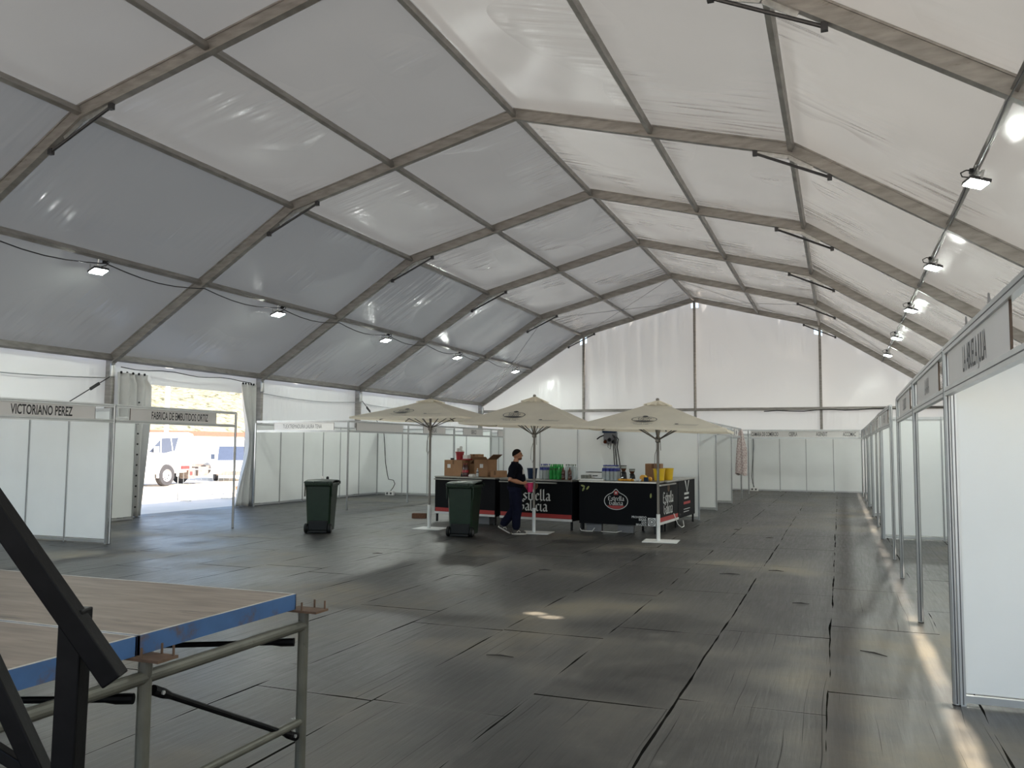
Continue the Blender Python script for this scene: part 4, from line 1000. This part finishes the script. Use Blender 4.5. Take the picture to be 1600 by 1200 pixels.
mb = MB(); mb.lathe([(0, 0), (.04, .008), (.052, .045), (.04, .085), (0, .095)], n=16); tag(mb.build('orange', 'orange_fruit', smooth=True, loc=CC.at(.875, .28)), 'single orange beside the golden tin', 'fruit')
mb = MB(); mb.box((0, 0, .045), (.09, .06, .09)); tag(mb.build('blue_carton', 'blue_plastic', loc=CC.at(.86, .08), rotz=CC.rz, bevel=.004), 'small blue packet on the bar just left of the right parasol pole', 'packet')
carton('brown cardboard box behind the yellow buckets', CD.at(.62, .38), (.34, .30, .36), 0)
for k, (f, d_) in enumerate(((.40, .17), (.78, .14))): pail('yellow_bucket', 'yellow bucket on the right bar side, %s' % ('nearer the parasol pole' if k == 0 else 'the one farther from the pole'), 'bucket', CD.at(f, d_), .105, .125, .26, 'yellow_plastic', handle=False)
# ---- power distribution board on the big white wall
t = thing('power_board', 'grey and black power distribution box on the big white wall', 'power box', (.47, YI - .022, 1.92))
mb = MB(); mb.box((.02, -.07, .13), (.34, .13, .28)); mb.build('housing', 'grey_box', t, bevel=.01)
mb = MB(); mb.box((0, -.08, .35), (.36, .15, .17)); mb.build('hood', 'blue_plastic', t, bevel=.01)
for k in range(3):
    mb = MB(); mb.lathe([(.04, -.03), (.045, .03), (.03, .035)], (-.10 + .11 * k, -.15, .04 + .05 * (k % 2)), 12, axis=Matrix.Rotation(PI / 2 + .5, 3, 'X')); mb.build('socket', 'bottle_brown' if k == 0 else 'black_plastic', t)
mb = MB(); mb.tube([(-.15, -.12, .20), (-.24, -.16, .16), (-.32, -.16, .10)], .018, 7); mb.build('plug', 'black_plastic', t)
for k, (x, yv) in enumerate(((.06, 0), (.10, .1), (.16, .2))):
    mb = MB(); mb.tube([(x + .04, -.15, .22 - yv * .3), (x + .10, -.19, .10), (x + .06, -.16, -.1), (x + .07 + .02 * k, -.10, -.5), (x + .10 + .02 * k, -.10, -.9)], .014, 6); mb.build('lead', 'cable', t, smooth=True)
mb = MB(); mb.tube([(-.02, -.13, .0), (-.03, -.15, -.10), (.03, -.15, -.16), (.05, -.13, -.02)], .009, 6); mb.build('lead', 'cable', t, smooth=True)

# ================================================================== WHEELIE BINS (local -y is the wheel side)
def wheelie_bin(label, x, y, rz):
    t = thing('wheelie_bin', label, 'wheelie bin', (x, y, 0), rz, 'green two-wheeled bins')
    mb = MB()
    prof = [(.04, .235, -.26, .19), (.10, .24, -.265, .20), (.30, .245, -.28, .23), (.62, .258, -.30, .28), (.96, .272, -.32, .33), (.965, .295, -.345, .355), (1.03, .298, -.35, .36)]
    ring = []
    for z, hx, y0_, y1_ in prof:
        c = .035; ring.append([(-hx + c, y0_, z), (hx - c, y0_, z), (hx, y0_ + c, z), (hx, y1_ - c, z), (hx - c, y1_, z), (-hx + c, y1_, z), (-hx, y1_ - c, z), (-hx, y0_ + c, z)])
    vs = [v for r in ring for v in r]; fs = [tuple(reversed(range(8)))]
    for i in range(len(ring) - 1):
        for k in range(8): k2 = (k + 1) % 8; fs.append((i * 8 + k, i * 8 + k2, i * 8 + 8 + k2, i * 8 + 8 + k))
    fs.append(tuple(range(len(vs) - 8, len(vs)))); mb.add(vs, fs)
    for sx in (-1, 1): mb.box((sx * .28, -.30, .86), (.02, .04, .22)); 
    mb.build('body', 'bin', t, bevel=.006)
    mb = MB(); mb.grid(12, 10, lambda u, v: (-.30 + .60 * u, -.34 + .72 * v, 1.035 + .045 * math.sin(PI * v) ** .7 + .012 * math.sin(PI * u)))
    mb.box((0, .375, 1.02), (.60, .03, .05)); mb.box((0, -.345, 1.045), (.56, .03, .03)); ld = mb.build('lid', 'bin', t, smooth=False, solid=.014)
    for sx in (-1, 1):
        mb = MB(); mb.box((sx * .14, -.375, 1.045), (.11, .06, .035)); mb.tube([(sx * .14 - .06, -.385, 1.045), (sx * .14 + .06, -.385, 1.045)], .016, 8); mb.build('hinge', 'bin', ld)
    mb = MB(); mb.tube([(-.25, -.36, .985), (-.25, -.41, 1.0), (.25, -.41, 1.0), (.25, -.36, .985)], .017, 8); mb.build('handle', 'bin', t)
    mb = MB(); mb.box((0, -.255, .155), (.40, .10, .20)); mb.box((0, -.20, .03), (.40, .3, .05)); mb.build('axle_housing', 'bin_black', t, bevel=.015)
    for sx in (-1, 1):
        mb = MB(); mb.lathe([(.03, -.028), (.09, -.028), (.10, -.018), (.10, .018), (.09, .028), (.03, .028)], (sx * .245, -.275, .10), 22, axis=Matrix.Rotation(PI / 2, 3, 'Y')); wh = mb.build('wheel', 'bin_black', t, smooth=False)
        mb = MB(); mb.lathe([(.035, -.031), (.05, -.030), (.05, .030), (.035, .031)], (sx * .245, -.275, .10), 14, axis=Matrix.Rotation(PI / 2, 3, 'Y')); mb.build('hub', 'grey_box', wh)
    return t
wheelie_bin('green wheelie bin standing alone left of the parasols', -4.12, 5.30, math.radians(20))
wheelie_bin('green wheelie bin in front of the bar next to the left parasol pole', -1.10, 5.90, math.radians(6))
for k, (dx, dy, m_) in enumerate(((-.02, .1, 'white_plastic'), (.10, .05, 'black_plastic'))):
    mb = MB(); mb.lathe([(.02, 0), (.03, .01), (.028, .05), (.01, .06)], n=10); a = math.radians(20)
    tag(mb.build('crushed_cup', m_, smooth=True, loc=(-4.12 + dx * math.cos(a) - dy * math.sin(a), 5.30 + dx * math.sin(a) + dy * math.cos(a), 1.093)), '%s left on the lid of the bin that stands alone' % ('white cup' if k == 0 else 'small black bottle cap'), 'litter')
mb = MB(); mb.box((0, 0, .06), (.36, .12, .12)); mb.box((0, 0, .124), (.33, .09, .008)); tag(mb.build('wood_block', 'brick', loc=(-3.83, 9.2, 0), rotz=.25, bevel=.006), 'brown wooden block on the floor left of the left parasol base', 'wood block')

# ================================================================== PERSON (local +x is where he walks, z up, standing height 1.74)
def capsules(mb, chain, n=14):
    """tapered limb: chain of (x, y, z, r); rounded ends"""
    P = [Vector(c[:3]) for c in chain]; Rr = [c[3] for c in chain]
    d0 = (P[0] - P[1]).normalized(); d1 = (P[-1] - P[-2]).normalized()
    pts = [P[0] + d0 * Rr[0] * .95, P[0] + d0 * Rr[0] * .7] + P + [P[-1] + d1 * Rr[-1] * .7, P[-1] + d1 * Rr[-1] * .95]
    rad = [Rr[0] * .3, Rr[0] * .72] + Rr + [Rr[-1] * .72, Rr[-1] * .3]
    mb.tube(pts, rad, n)
def ellip(mb, c, r, rot=None, n=18, m=12):
    vs = []; fs = []
    for j in range(m + 1):
        th = PI * j / m
        for k in range(n):
            v = Vector((r[0] * math.sin(th) * math.cos(2 * PI * k / n), r[1] * math.sin(th) * math.sin(2 * PI * k / n), r[2] * math.cos(th)))
            if rot is not None: v = rot @ v
            vs.append(v + Vector(c))
    for j in range(m):
        for k in range(n): k2 = (k + 1) % n; fs.append((j * n + k, (j + 1) * n + k, (j + 1) * n + k2, j * n + k2))
    mb.add(vs, fs)
def fused(mb, name, m, parent, vox, sm=6):
    """one continuous skin over the overlapping limb shapes"""
    o = mb.build(name, m, None); 
    md = o.modifiers.new('r', 'REMESH'); md.mode = 'VOXEL'; md.voxel_size = vox
    ms = o.modifiers.new('s', 'SMOOTH'); ms.factor = .5; ms.iterations = sm
    dg = bpy.context.evaluated_depsgraph_get(); me = bpy.data.meshes.new_from_object(o.evaluated_get(dg))
    for p in me.polygons: p.use_smooth = True
    old = o.data; o.modifiers.clear(); o.data = me; bpy.data.meshes.remove(old); o.parent = parent; me.name = name
    return o
PR = thing('person', 'man in dark navy T-shirt and trousers walking past the bar, holding a pink jug', 'person', (-.27, 6.62, 0), math.radians(19))
HIP = .93
# joints: far (left, +y) leg swings behind with a bent knee, near (right, -y) leg in front
nk, na = (.05, -.10, .50), (.03, -.10, .085)
fk, fa = (-.02, .09, .50), (-.27, .09, .15)
sh_n, sh_f = (-.03, -.185, 1.415), (-.03, .185, 1.415)
el_n, wr_n = (-.10, -.25, 1.125), (.145, -.20, 1.055)
el_f, wr_f = (-.06, .25, 1.13), (.15, .17, 1.02)
mb = MB()
# torso and neck
ellip(mb, (0, 0, 1.00), (.125, .165, .15)); ellip(mb, (.01, 0, 1.17), (.128, .160, .18)); ellip(mb, (-.005, 0, 1.33), (.118, .180, .15)); capsules(mb, [sh_n + (.062,), (-.03, 0, 1.44, .062), sh_f + (.062,)])
capsules(mb, [(-.015, 0, 1.42, .064), (.02, 0, 1.54, .056)])
# head: skull, jaw, nose, brow, ears
ellip(mb, (.035, 0, 1.645), (.096, .074, .098)); ellip(mb, (.066, 0, 1.585), (.066, .056, .062)); ellip(mb, (.092, 0, 1.548), (.032, .034, .026)); 
ellip(mb, (.118, 0, 1.662), (.020, .048, .016))
capsules(mb, [(.126, 0, 1.650, .010), (.146, 0, 1.618, .015)]); ellip(mb, (.118, 0, 1.582), (.016, .026, .014))
for s in (-1, 1): ellip(mb, (.028, s * .075, 1.625), (.020, .010, .034))
# legs
capsules(mb, [(0, -.085, .90, .095), nk + (.062,), (nk[0] - .02, nk[1], .40, .060), na + (.042,)]); capsules(mb, [(0, .085, .90, .095), fk + (.062,), (-.11, .09, .37, .060), fa + (.042,)])
capsules(mb, [na + (.042,), (.08, -.10, .055, .038), (.17, -.10, .04, .03)]); capsules(mb, [fa + (.04,), (-.22, .09, .09, .038), (-.15, .09, .04, .03)])
# arms
capsules(mb, [sh_n + (.056,), (-.07, -.225, 1.27, .056), el_n + (.050,), (.02, -.225, 1.095, .050), wr_n + (.031,)]); capsules(mb, [sh_f + (.056,), el_f + (.043,), (.04, .215, 1.08, .042), wr_f + (.028,)])
def hand(w_, d, side, grip):
    """palm, four unequal curled fingers and a thumb"""
    W = Vector(w_); d = Vector(d).normalized(); up = Vector((0, 0, 1)); lat = d.cross(up).normalized() * side; up = lat.cross(d) * (1 if lat.cross(d).z > 0 else -1)
    K = W + d * .085
    capsules(mb, [(*(W + d * .0), .026), (*(W + d * .05), .030), (*(K - d * .01), .028)])
    for k, (o, L) in enumerate(((.028, .062), (.010, .070), (-.009, .066), (-.026, .050))):
        b = K + up * o; b0 = W + d * .055 + up * o * .8
        c1 = b + d * L * .42 - lat * L * .10 * grip; c2 = c1 + d * L * .12 - lat * L * .42 * grip; c3 = c2 - d * L * .20 * grip - lat * L * .22 * grip
        capsules(mb, [(*b0, .0105), (*b, .0105), (*c1, .0098), (*c2, .009), (*c3, .008)], 8)
    t0 = W + d * .03 + up * .022; t1 = t0 + d * .035 + up * .026 - lat * .012; t2 = t1 + d * .030 - lat * .022 * grip + up * .002
    capsules(mb, [(*t0, .013), (*t1, .0115), (*t2, .009)], 8)
hand(wr_n, (.96, .22, -.10), 1, 1.)
hand(wr_f, (.80, -.25, -.45), -1, .7)
fused(mb, 'body', 'skin', PR, .0075, 4)
# T-shirt
mb = MB()
ellip(mb, (.004, 0, 1.00), (.176, .192, .15)); ellip(mb, (.030, 0, 1.14), (.186, .192, .20)); ellip(mb, (.004, 0, 1.32), (.158, .204, .16)); capsules(mb, [sh_n + (.074,), (-.03, 0, 1.436, .070), sh_f + (.074,)])
for sh, el in ((sh_n, el_n), (sh_f, el_f)):
    s_, e_ = Vector(sh), Vector(el); a_ = s_.lerp(e_, .45); b_ = s_.lerp(e_, .86); mb.tube([s_ + (s_ - e_) * .1, s_, a_, b_], [.055, .082, .082, .084], 14)
fused(mb, 'tshirt', 'tshirt', PR, .010, 5)
mb = MB(); mb.lathe([(.085, -.012), (.079, .0), (.070, .012), (.060, .010)], (-.012, 0, 1.482), 22, sy=1.0); mb.build('collar', 'tshirt', PR, smooth=True)
mb = MB(); mb.box((.166, -.07, 1.27), (.012, .06, .13), Matrix.Rotation(-.35, 3, 'Z')); mb.build('chest_print', 'paper', PR)
# trousers
mb = MB()
ellip(mb, (-.004, 0, .96), (.170, .186, .13))
capsules(mb, [(0, -.088, .90, .134), (.030, -.096, .70, .122), nk + (.102,), (nk[0] - .02, nk[1], .36, .094), (na[0] - .005, na[1], .16, .086)]); capsules(mb, [(0, .088, .90, .134), (-.01, .090, .70, .122), fk + (.102,), (-.12, .09, .36, .094), (-.235, .09, .21, .084)])
fused(mb, 'trousers', 'trousers', PR, .010, 5)
# hair: cropped cap following the skull
mb = MB()
def hairf(u, v):
    a = 2 * PI * u; front = math.cos(a); lim = (.50 - .21 * front) if front > 0 else (.50 + .15 * -front); th = v * PI * lim
    rx, ry, rz_ = .100, .079, .104; bump_ = 1 + .012 * math.sin(a * 9 + v * 17)
    return (.030 + rx * bump_ * math.sin(th) * math.cos(a), ry * bump_ * math.sin(th) * math.sin(a), 1.650 + rz_ * bump_ * math.cos(th))
mb.grid(30, 14, hairf); mb.build('hair', 'hair', PR, smooth=True, solid=.008)
for s in (-1, 1):
    mb = MB(); ellip(mb, (.116, s * .030, 1.640), (.012, .014, .009), n=10, m=8); mb.build('eye', 'eye', PR, smooth=True)
    mb = MB(); mb.tube([(.126, s * .012, 1.664), (.128, s * .030, 1.668), (.112, s * .052, 1.662)], .006, 6); mb.build('eyebrow', 'hair', PR)
mb = MB(); mb.tube([(.124, -.020, 1.580), (.131, 0, 1.581), (.124, .020, 1.580)], .005, 6); mb.build('lips', 'lip', PR)
mb = MB(); ellip(mb, (.080, 0, 1.556), (.056, .056, .034), n=14, m=8); ellip(mb, (.122, 0, 1.598), (.014, .030, .007), n=10, m=6); fused(mb, 'beard', 'stubble', PR, .006, 2)
def shoe(loc, pitch):
    R = Matrix.Rotation(pitch, 3, 'Y'); piv = Vector((loc[0], loc[1], loc[2]))
    def T(p): return R @ Vector(p) + piv
    mb = MB(); capsules(mb, [(*T((-.055, 0, .052)), .046), (*T((.02, 0, .062)), .050), (*T((.10, 0, .045)), .042), (*T((.165, 0, .036)), .034)]); mb.tube([T((-.03, 0, .06)), T((-.025, 0, .125))], [.050, .046], 14)
    sh = fused(mb, 'shoe', 'shoe', PR, .008, 3)
    m2 = MB(); out = []
    for k in range(24):
        a = 2 * PI * k / 24; x = .055 + .150 * math.cos(a); y = (.048 + .008 * math.cos(a - .2)) * math.sin(a); out.append((x, y))
    m2.prism(out, lambda u, v, k: T((u, v, (0.0, .026)[k]))); m2.build('sole', 'shoe_white', sh)
    m2 = MB(); m2.tube([T((.01, -.050, .045)), T((.05, -.048, .085)), T((.085, -.044, .05))], .008, 6); m2.tube([T((.01, .050, .045)), T((.05, .048, .085)), T((.085, .044, .05))], .008, 6); m2.build('side_stripe', 'shoe_white', sh)
shoe((.03, -.10, .0), .0); shoe((-.28, .09, .085), .52)
# pink jug in his right hand
a = math.radians(19); hp = Vector((.255, -.20, 1.03)); hw = Vector((-.27 + hp.x * math.cos(a) - hp.y * math.sin(a), 6.62 + hp.x * math.sin(a) + hp.y * math.cos(a), .93))
t = thing('pink_jug', 'magenta pink plastic jug in the walking man\'s hand', 'jug', hw, a)
mb = MB(); mb.lathe([(.045, -.055), (.05, -.05), (.064, .12), (.070, .135), (.066, .135), (.046, -.045), (0, -.045)], (.06, 0, 0), 18); mb.build('body', 'magenta', t, smooth=False)
mb = MB(); mb.tube([(.002, 0, .115), (-.020, 0, .11), (-.026, 0, .06), (-.015, 0, .01), (.010, 0, .0)], .009, 8); mb.build('handle', 'magenta', t, smooth=True)
mb = MB(); mb.box((.12, -.03, -.03), (.012, .05, .05)); mb.build('price_tag', 'paper', t)

# ================================================================== STAGE and its scaffold support
SX = 3.67
decks = [('farther', -7.555, -6.60, 1.67, SX), ('nearer', -8.52, -7.565, 1.67, SX), ('far-left', -7.555, -6.60, -.34, 1.66), ('near-left', -8.52, -7.565, -.34, 1.66)]
labs = ['worn plywood stage deck with blue edge, its free corner above the scaffold leg', 'worn plywood stage deck with blue edge, directly behind the black tube frame', 'worn plywood stage deck continuing left of the far one', 'worn plywood stage deck continuing left of the near one']
for (nm, y0, y1, x0, x1), lb in zip(decks, labs):
    t = thing('stage_deck', lb, 'stage deck', ((x0 + x1) / 2, (y0 + y1) / 2, 1.03), 0, 'stage decks'); W2, D2 = (x1 - x0) / 2, (y1 - y0) / 2
    mb = MB(); mb.box((0, 0, .066), (W2 * 2 - .014, D2 * 2 - .014, .010)); mb.build('board', 'deck_wood', t)
    mb = MB()
    for s in (-1, 1): mb.box((0, s * (D2 - .003), .035), (W2 * 2, .006, .07)); mb.box((s * (W2 - .003), 0, .035), (.006, D2 * 2, .07))
    mb.box((0, 0, .02), (.05, D2 * 2, .04)); mb.build('steel_frame', 'blue_paint', t)
    mb = MB()
    for s in (-1, 1): mb.box((0, s * (D2 - .005), .0705), (W2 * 2, .009, .003)); mb.box((s * (W2 - .005), 0, .0705), (.009, D2 * 2, .003))
    mb.build('worn_lip', 'deck_edge', t)
t = thing('scaffold_support', 'grey-green scaffold tube support under the stage edge', 'scaffold', (SX + .03, -7.08, 0))
LP = [(.0, .50), (.0, -.47), (.0, -1.42), (-1.98, .50), (-1.98, -.47), (-1.98, -1.42)]
for lx, ly in LP:
    mb = MB(); mb.tube([(lx, ly, .0), (lx, ly, 1.022)], .0245, 16); mb.lathe([(.07, 0), (.07, .006)], (lx, ly, 0), 4); mb.build('leg', 'scaffold', t, smooth=False)
    mb = MB(); mb.box((lx + .012, ly + .01, 1.024), (.165, .10, .010)); pl_ = mb.build('top_plate', 'rust', t)
    if lx < -1: continue
    for px_, py_ in ((.012, -.034), (.085, .045), (.022, .055)):
        mb = MB(); mb.tube([(lx + px_, ly + py_, 1.02), (lx + px_, ly + py_, 1.066)], .0045, 6); mb.build('pin', 'rust', pl_)
for z, r in ((.955, .024), (.52, .019)):
    for lx in (0, -1.98):
        mb = MB(); mb.tube([(lx, -1.42, z), (lx, .50, z)], r, 14); mb.build('crossbar', 'scaffold', t, smooth=False)
for a_, b_ in (((.0, -.43, .90), (0, .46, .46)), ((-.02, .46, .885), (-1.96, -.40, .84)), ((-.02, -.50, .885), (-1.96, -1.30, .86)), ((-1.96, .46, .9), (-1.96, -.43, .46))):
    mb = MB(); A_, B_ = Vector(a_), Vector(b_); d = (B_ - A_).normalized(); mb.tube([A_, A_ + d * .06, A_ + d * .10, B_ - d * .10, B_ - d * .06, B_], [.019, .019, .0125, .0125, .019, .019], 10); br = mb.build('brace', 'black_tube', t, smooth=False)
    mb = MB()
    for q in (A_ + d * .035, B_ - d * .035): mb.tube([q + Vector((-.024, 0, 0)), q + Vector((.024, 0, 0))], .008, 8)
    mb.build('bolt', 'zinc', br)
# black square-tube frame in front of the stage
t = thing('tube_frame', 'black square steel tube frame leaning in front of the stage, lower left corner', 'metal frame', (4.25, -8.36, 0))
def sq(name, a_, b_, w_=.058):
    o = Vector((4.25, -8.36, 0)); mb = MB(); A_, B_ = Vector(a_) - o, Vector(b_) - o; mb.bar(A_, B_, w_, w_, up=(fw.x, fw.y, 0)); return mb.build(name, 'black_tube', t, bevel=.004)
sq('upright', (4.262, -8.385, 0), (4.279, -8.385, 1.385))
sq('handrail', (3.80, -8.66, 2.14), (4.385, -8.355, 1.215), .052)
sq('brace', (3.90, -8.50, 1.56), (4.255, -8.372, .86), .045); sq('brace', (4.05, -8.42, 1.035), (4.25, -8.37, .93), .03)

# ================================================================== OUTSIDE: parked vehicles, barrier
def wheel(parent, c, r, w_, axis_y=False):
    ax = Matrix.Rotation(PI / 2, 3, 'Y')
    mb = MB(); mb.lathe([(r * .58, -w_ / 2), (r * .92, -w_ / 2), (r, -w_ * .36), (r, w_ * .36), (r * .92, w_ / 2), (r * .58, w_ / 2), (r * .58, -w_ / 2)], c, 30, axis=ax, cap=False); wh = mb.build('wheel', 'tyre', parent)
    mb = MB(); mb.lathe([(.0, w_ * .18), (r * .22, w_ * .30), (r * .26, w_ * .16), (r * .50, w_ * .10), (r * .60, w_ * .46), (r * .55, w_ * .46), (r * .3, -.02)], c, 24, axis=ax)
    mb.build('rim', 'rim', wh)
    mb = MB()
    for k in range(8):
        a = 2 * PI * k / 8; mb.lathe([(.04, -.01), (.04, .02)], (c[0] + w_ * .13, c[1] + r * .42 * math.cos(a), c[2] + r * .42 * math.sin(a)), 8, axis=ax)
    mb.build('rim_hole', 'tyre', wh)
t = thing('flatbed_truck', 'white parked truck with a big white-rimmed wheel, seen through the tent opening', 'truck', (-22.6, 20.6, -.08))
G = .08
# cab in front of the wheel (towards -y), chassis and body behind it
out = [(-4.3, .55), (-4.3, 1.25), (-2.9, 1.50), (-1.75, 2.42), (.10, 2.48), (.45, 2.40), (.45, 1.0), (.35, .60), (-1.2, .55)]
mb = MB(); mb.prism(out, lambda u, v, k: (-2.1 + 2.02 * k, u + 1.25, v)); mb.build('cab', 'truck_white', t, bevel=.05)
win = [(-2.35, 1.55), (-1.60, 2.18), (-.55, 2.22), (-.75, 1.62), (-1.4, 1.50)]
mb = MB(); mb.prism(win, lambda u, v, k: (-.085 + .012 * k, u + 1.25, v)); mb.build('side_window', 'truck_dark', t)
mb = MB(); mb.bar((-.07, -.40, 1.52), (-.07, -.40, 2.2), .03, .06); mb.bar((-.07, .35, 1.6), (-.07, .20, 2.2), .03, .05); mb.build('window_pillar', 'truck_white', t)
mb = MB(); mb.box((.13, -.85, 1.68), (.16, .16, .26)); mb.bar((-.06, -.80, 1.6), (.10, -.85, 1.62), .03, .03); mb.build('mirror', 'truck_white', t, bevel=.02)
wheel(t, (-.15, 0, .49 + .0), .49, .30); wheel(t, (-1.9, 0, .49), .49, .30); wheel(t, (-1.9, 2.9, .49), .49, .30)
mb = MB(); mb.tube([(.02, .62 * math.cos(a), .49 + .62 * math.sin(a)) for a in [PI * k / 12 - .1 for k in range(14)]], .06, 8); mb.build('mudguard', 'truck_white', t)
mb = MB(); mb.box((-1, 2.0, .86), (.9, 3.9, .20)); mb.box((-.3, 2.4, .62), (.5, .7, .44)); mb.box((-.25, 1.55, .55), (.5, .45, .5)); mb.box((-.3, 3.3, .8), (.3, 1.2, .2)); mb.build('chassis', 'truck_grey', t)
mb = MB(); mb.box((-.02, 1.15, .80), (.10, .45, .22)); mb.box((-.02, 1.5, .55), (.08, .18, .16)); mb.build('tail_lamp', 'red_lamp', t)
mb = MB(); mb.lathe([(0, -.5), (.28, -.48), (.30, -.4), (.30, .4), (.28, .48), (0, .5)], (-.3, 3.4, .75), 18, axis=Matrix.Rotation(PI / 2, 3, 'X')); mb.build('tank', 'zinc', t)
t = thing('white_van', 'white van with a dark windscreen facing the tent opening, right of the truck', 'van', (-24.0, 26.9, -.08), math.radians(-42))
out = [(-.45, .35), (-.45, .95), (-.10, 1.10), (.45, 1.85), (.75, 2.25), (4.2, 2.3), (4.2, .35)]
mb = MB(); mb.prism(out, lambda u, v, k: (-u, -.98 + 1.96 * k, v)); mb.build('van_body', 'truck_white', t, bevel=.06)
mb = MB(); q = Vector((-.275 - .02, 0, 1.485)); nrm = Vector((.75, 0, .55)).normalized()
ws = [(-.88, 1.06), (.88, 1.06), (.74, 1.82), (-.74, 1.82)]
def wsf(u, v, k): f = (v - 1.10) / .75; return Vector((.10 - .55 * f, u, v)) + nrm * (.004 + .012 * k)
mb.prism(ws, wsf); mb.build('windscreen', 'truck_dark', t)
mb = MB(); mb.box((.46, 0, .42), (.12, 1.9, .22)); mb.build('bumper', 'truck_grey', t, bevel=.02)
for s in (-1, 1):
    mb = MB(); mb.box((.44, s * .72, .80), (.06, .34, .16)); mb.build('headlamp', 'white_plastic', t, bevel=.02)
    mb = MB(); mb.box((.05, s * 1.12, 1.28), (.12, .18, .26)); mb.bar((.05, s * .98, 1.2), (.05, s * 1.08, 1.2), .03, .03); mb.build('mirror', 'truck_dark', t)
    mb = MB(); mb.lathe([(.18, -.1), (.31, -.1), (.33, 0), (.31, .1), (.18, .1)], (-.45, s * .86, .33), 20, axis=RX90); mb.build('wheel', 'tyre', t)
t = thing('crowd_barrier', 'thin steel crowd barrier on the ground outside the tent opening', 'barrier', (-14.3, 13.6, -.08), math.radians(75))
mb = MB(); mb.tube([(-1.1, 0, .02), (-1.1, 0, 1.05), (1.1, 0, 1.05), (1.1, 0, .02)], .02, 8); mb.tube([(-1.1, 0, .18), (1.1, 0, .18)], .015, 6); mb.build('outer_frame', 'zinc', t)
for k in range(9):
    mb = MB(); x = -.9 + k * .225; mb.tube([(x, 0, .18), (x, 0, 1.05)], .008, 5); mb.build('rail', 'zinc', t)
for s in (-1, 1):
    mb = MB(); mb.box((s * .8, 0, .02), (.05, .6, .03)); mb.build('foot', 'zinc', t)
t = thing('pallet', 'orange-brown wooden pallet on the ground beside the van front', 'pallet', (-17.6, 20.2, -.085), .5)
for k in range(5):
    mb = MB(); mb.box((0, -.45 + k * .225, .13), (1.2, .12, .022)); mb.build('board', 'card', t)
for k in range(3):
    mb = MB(); mb.box((-.52 + k * .52, 0, .06), (.10, 1.0, .12)); mb.build('block', 'card', t)

# ================================================================== scraps on the floor
bits = [(4.55, 2.6, .45, .25, 'on the aisle boards ahead of the bar corner'), (6.30, -1.75, .42, -.55, 'bent, on the boards beside the right-hand posts'), (5.15, 3.2, .35, .0, 'on the middle aisle boards, second from the bar corner'), (3.30, -3.1, .40, .1, 'in the open floor ahead of the stage'), (4.7, 8.0, .25, .4, 'farther along the aisle, beside the bar'), (3.9, 9.5, .22, -.2, 'by the right bar side'), (5.6, .55, .30, .05, 'close to the long dark seam'), (-1.2, 2.6, .28, .3, 'in the open floor in front of the bins'), (2.0, 1.9, .30, .2, 'in the open floor in front of the bar')]
for x, y, L, rz, wh_ in bits:
    L *= .62
    mb = MB(); mb.tube([(-L / 2, 0, .006), (0, .03 * L, .010), (L / 2, -.06 * L, .006)], [.003, .007, .003], 6); tag(mb.build('wood_scrap', 'wood_bit', loc=(x, y, 0), rotz=rz), 'dark wood splinter %s' % wh_, 'scrap')
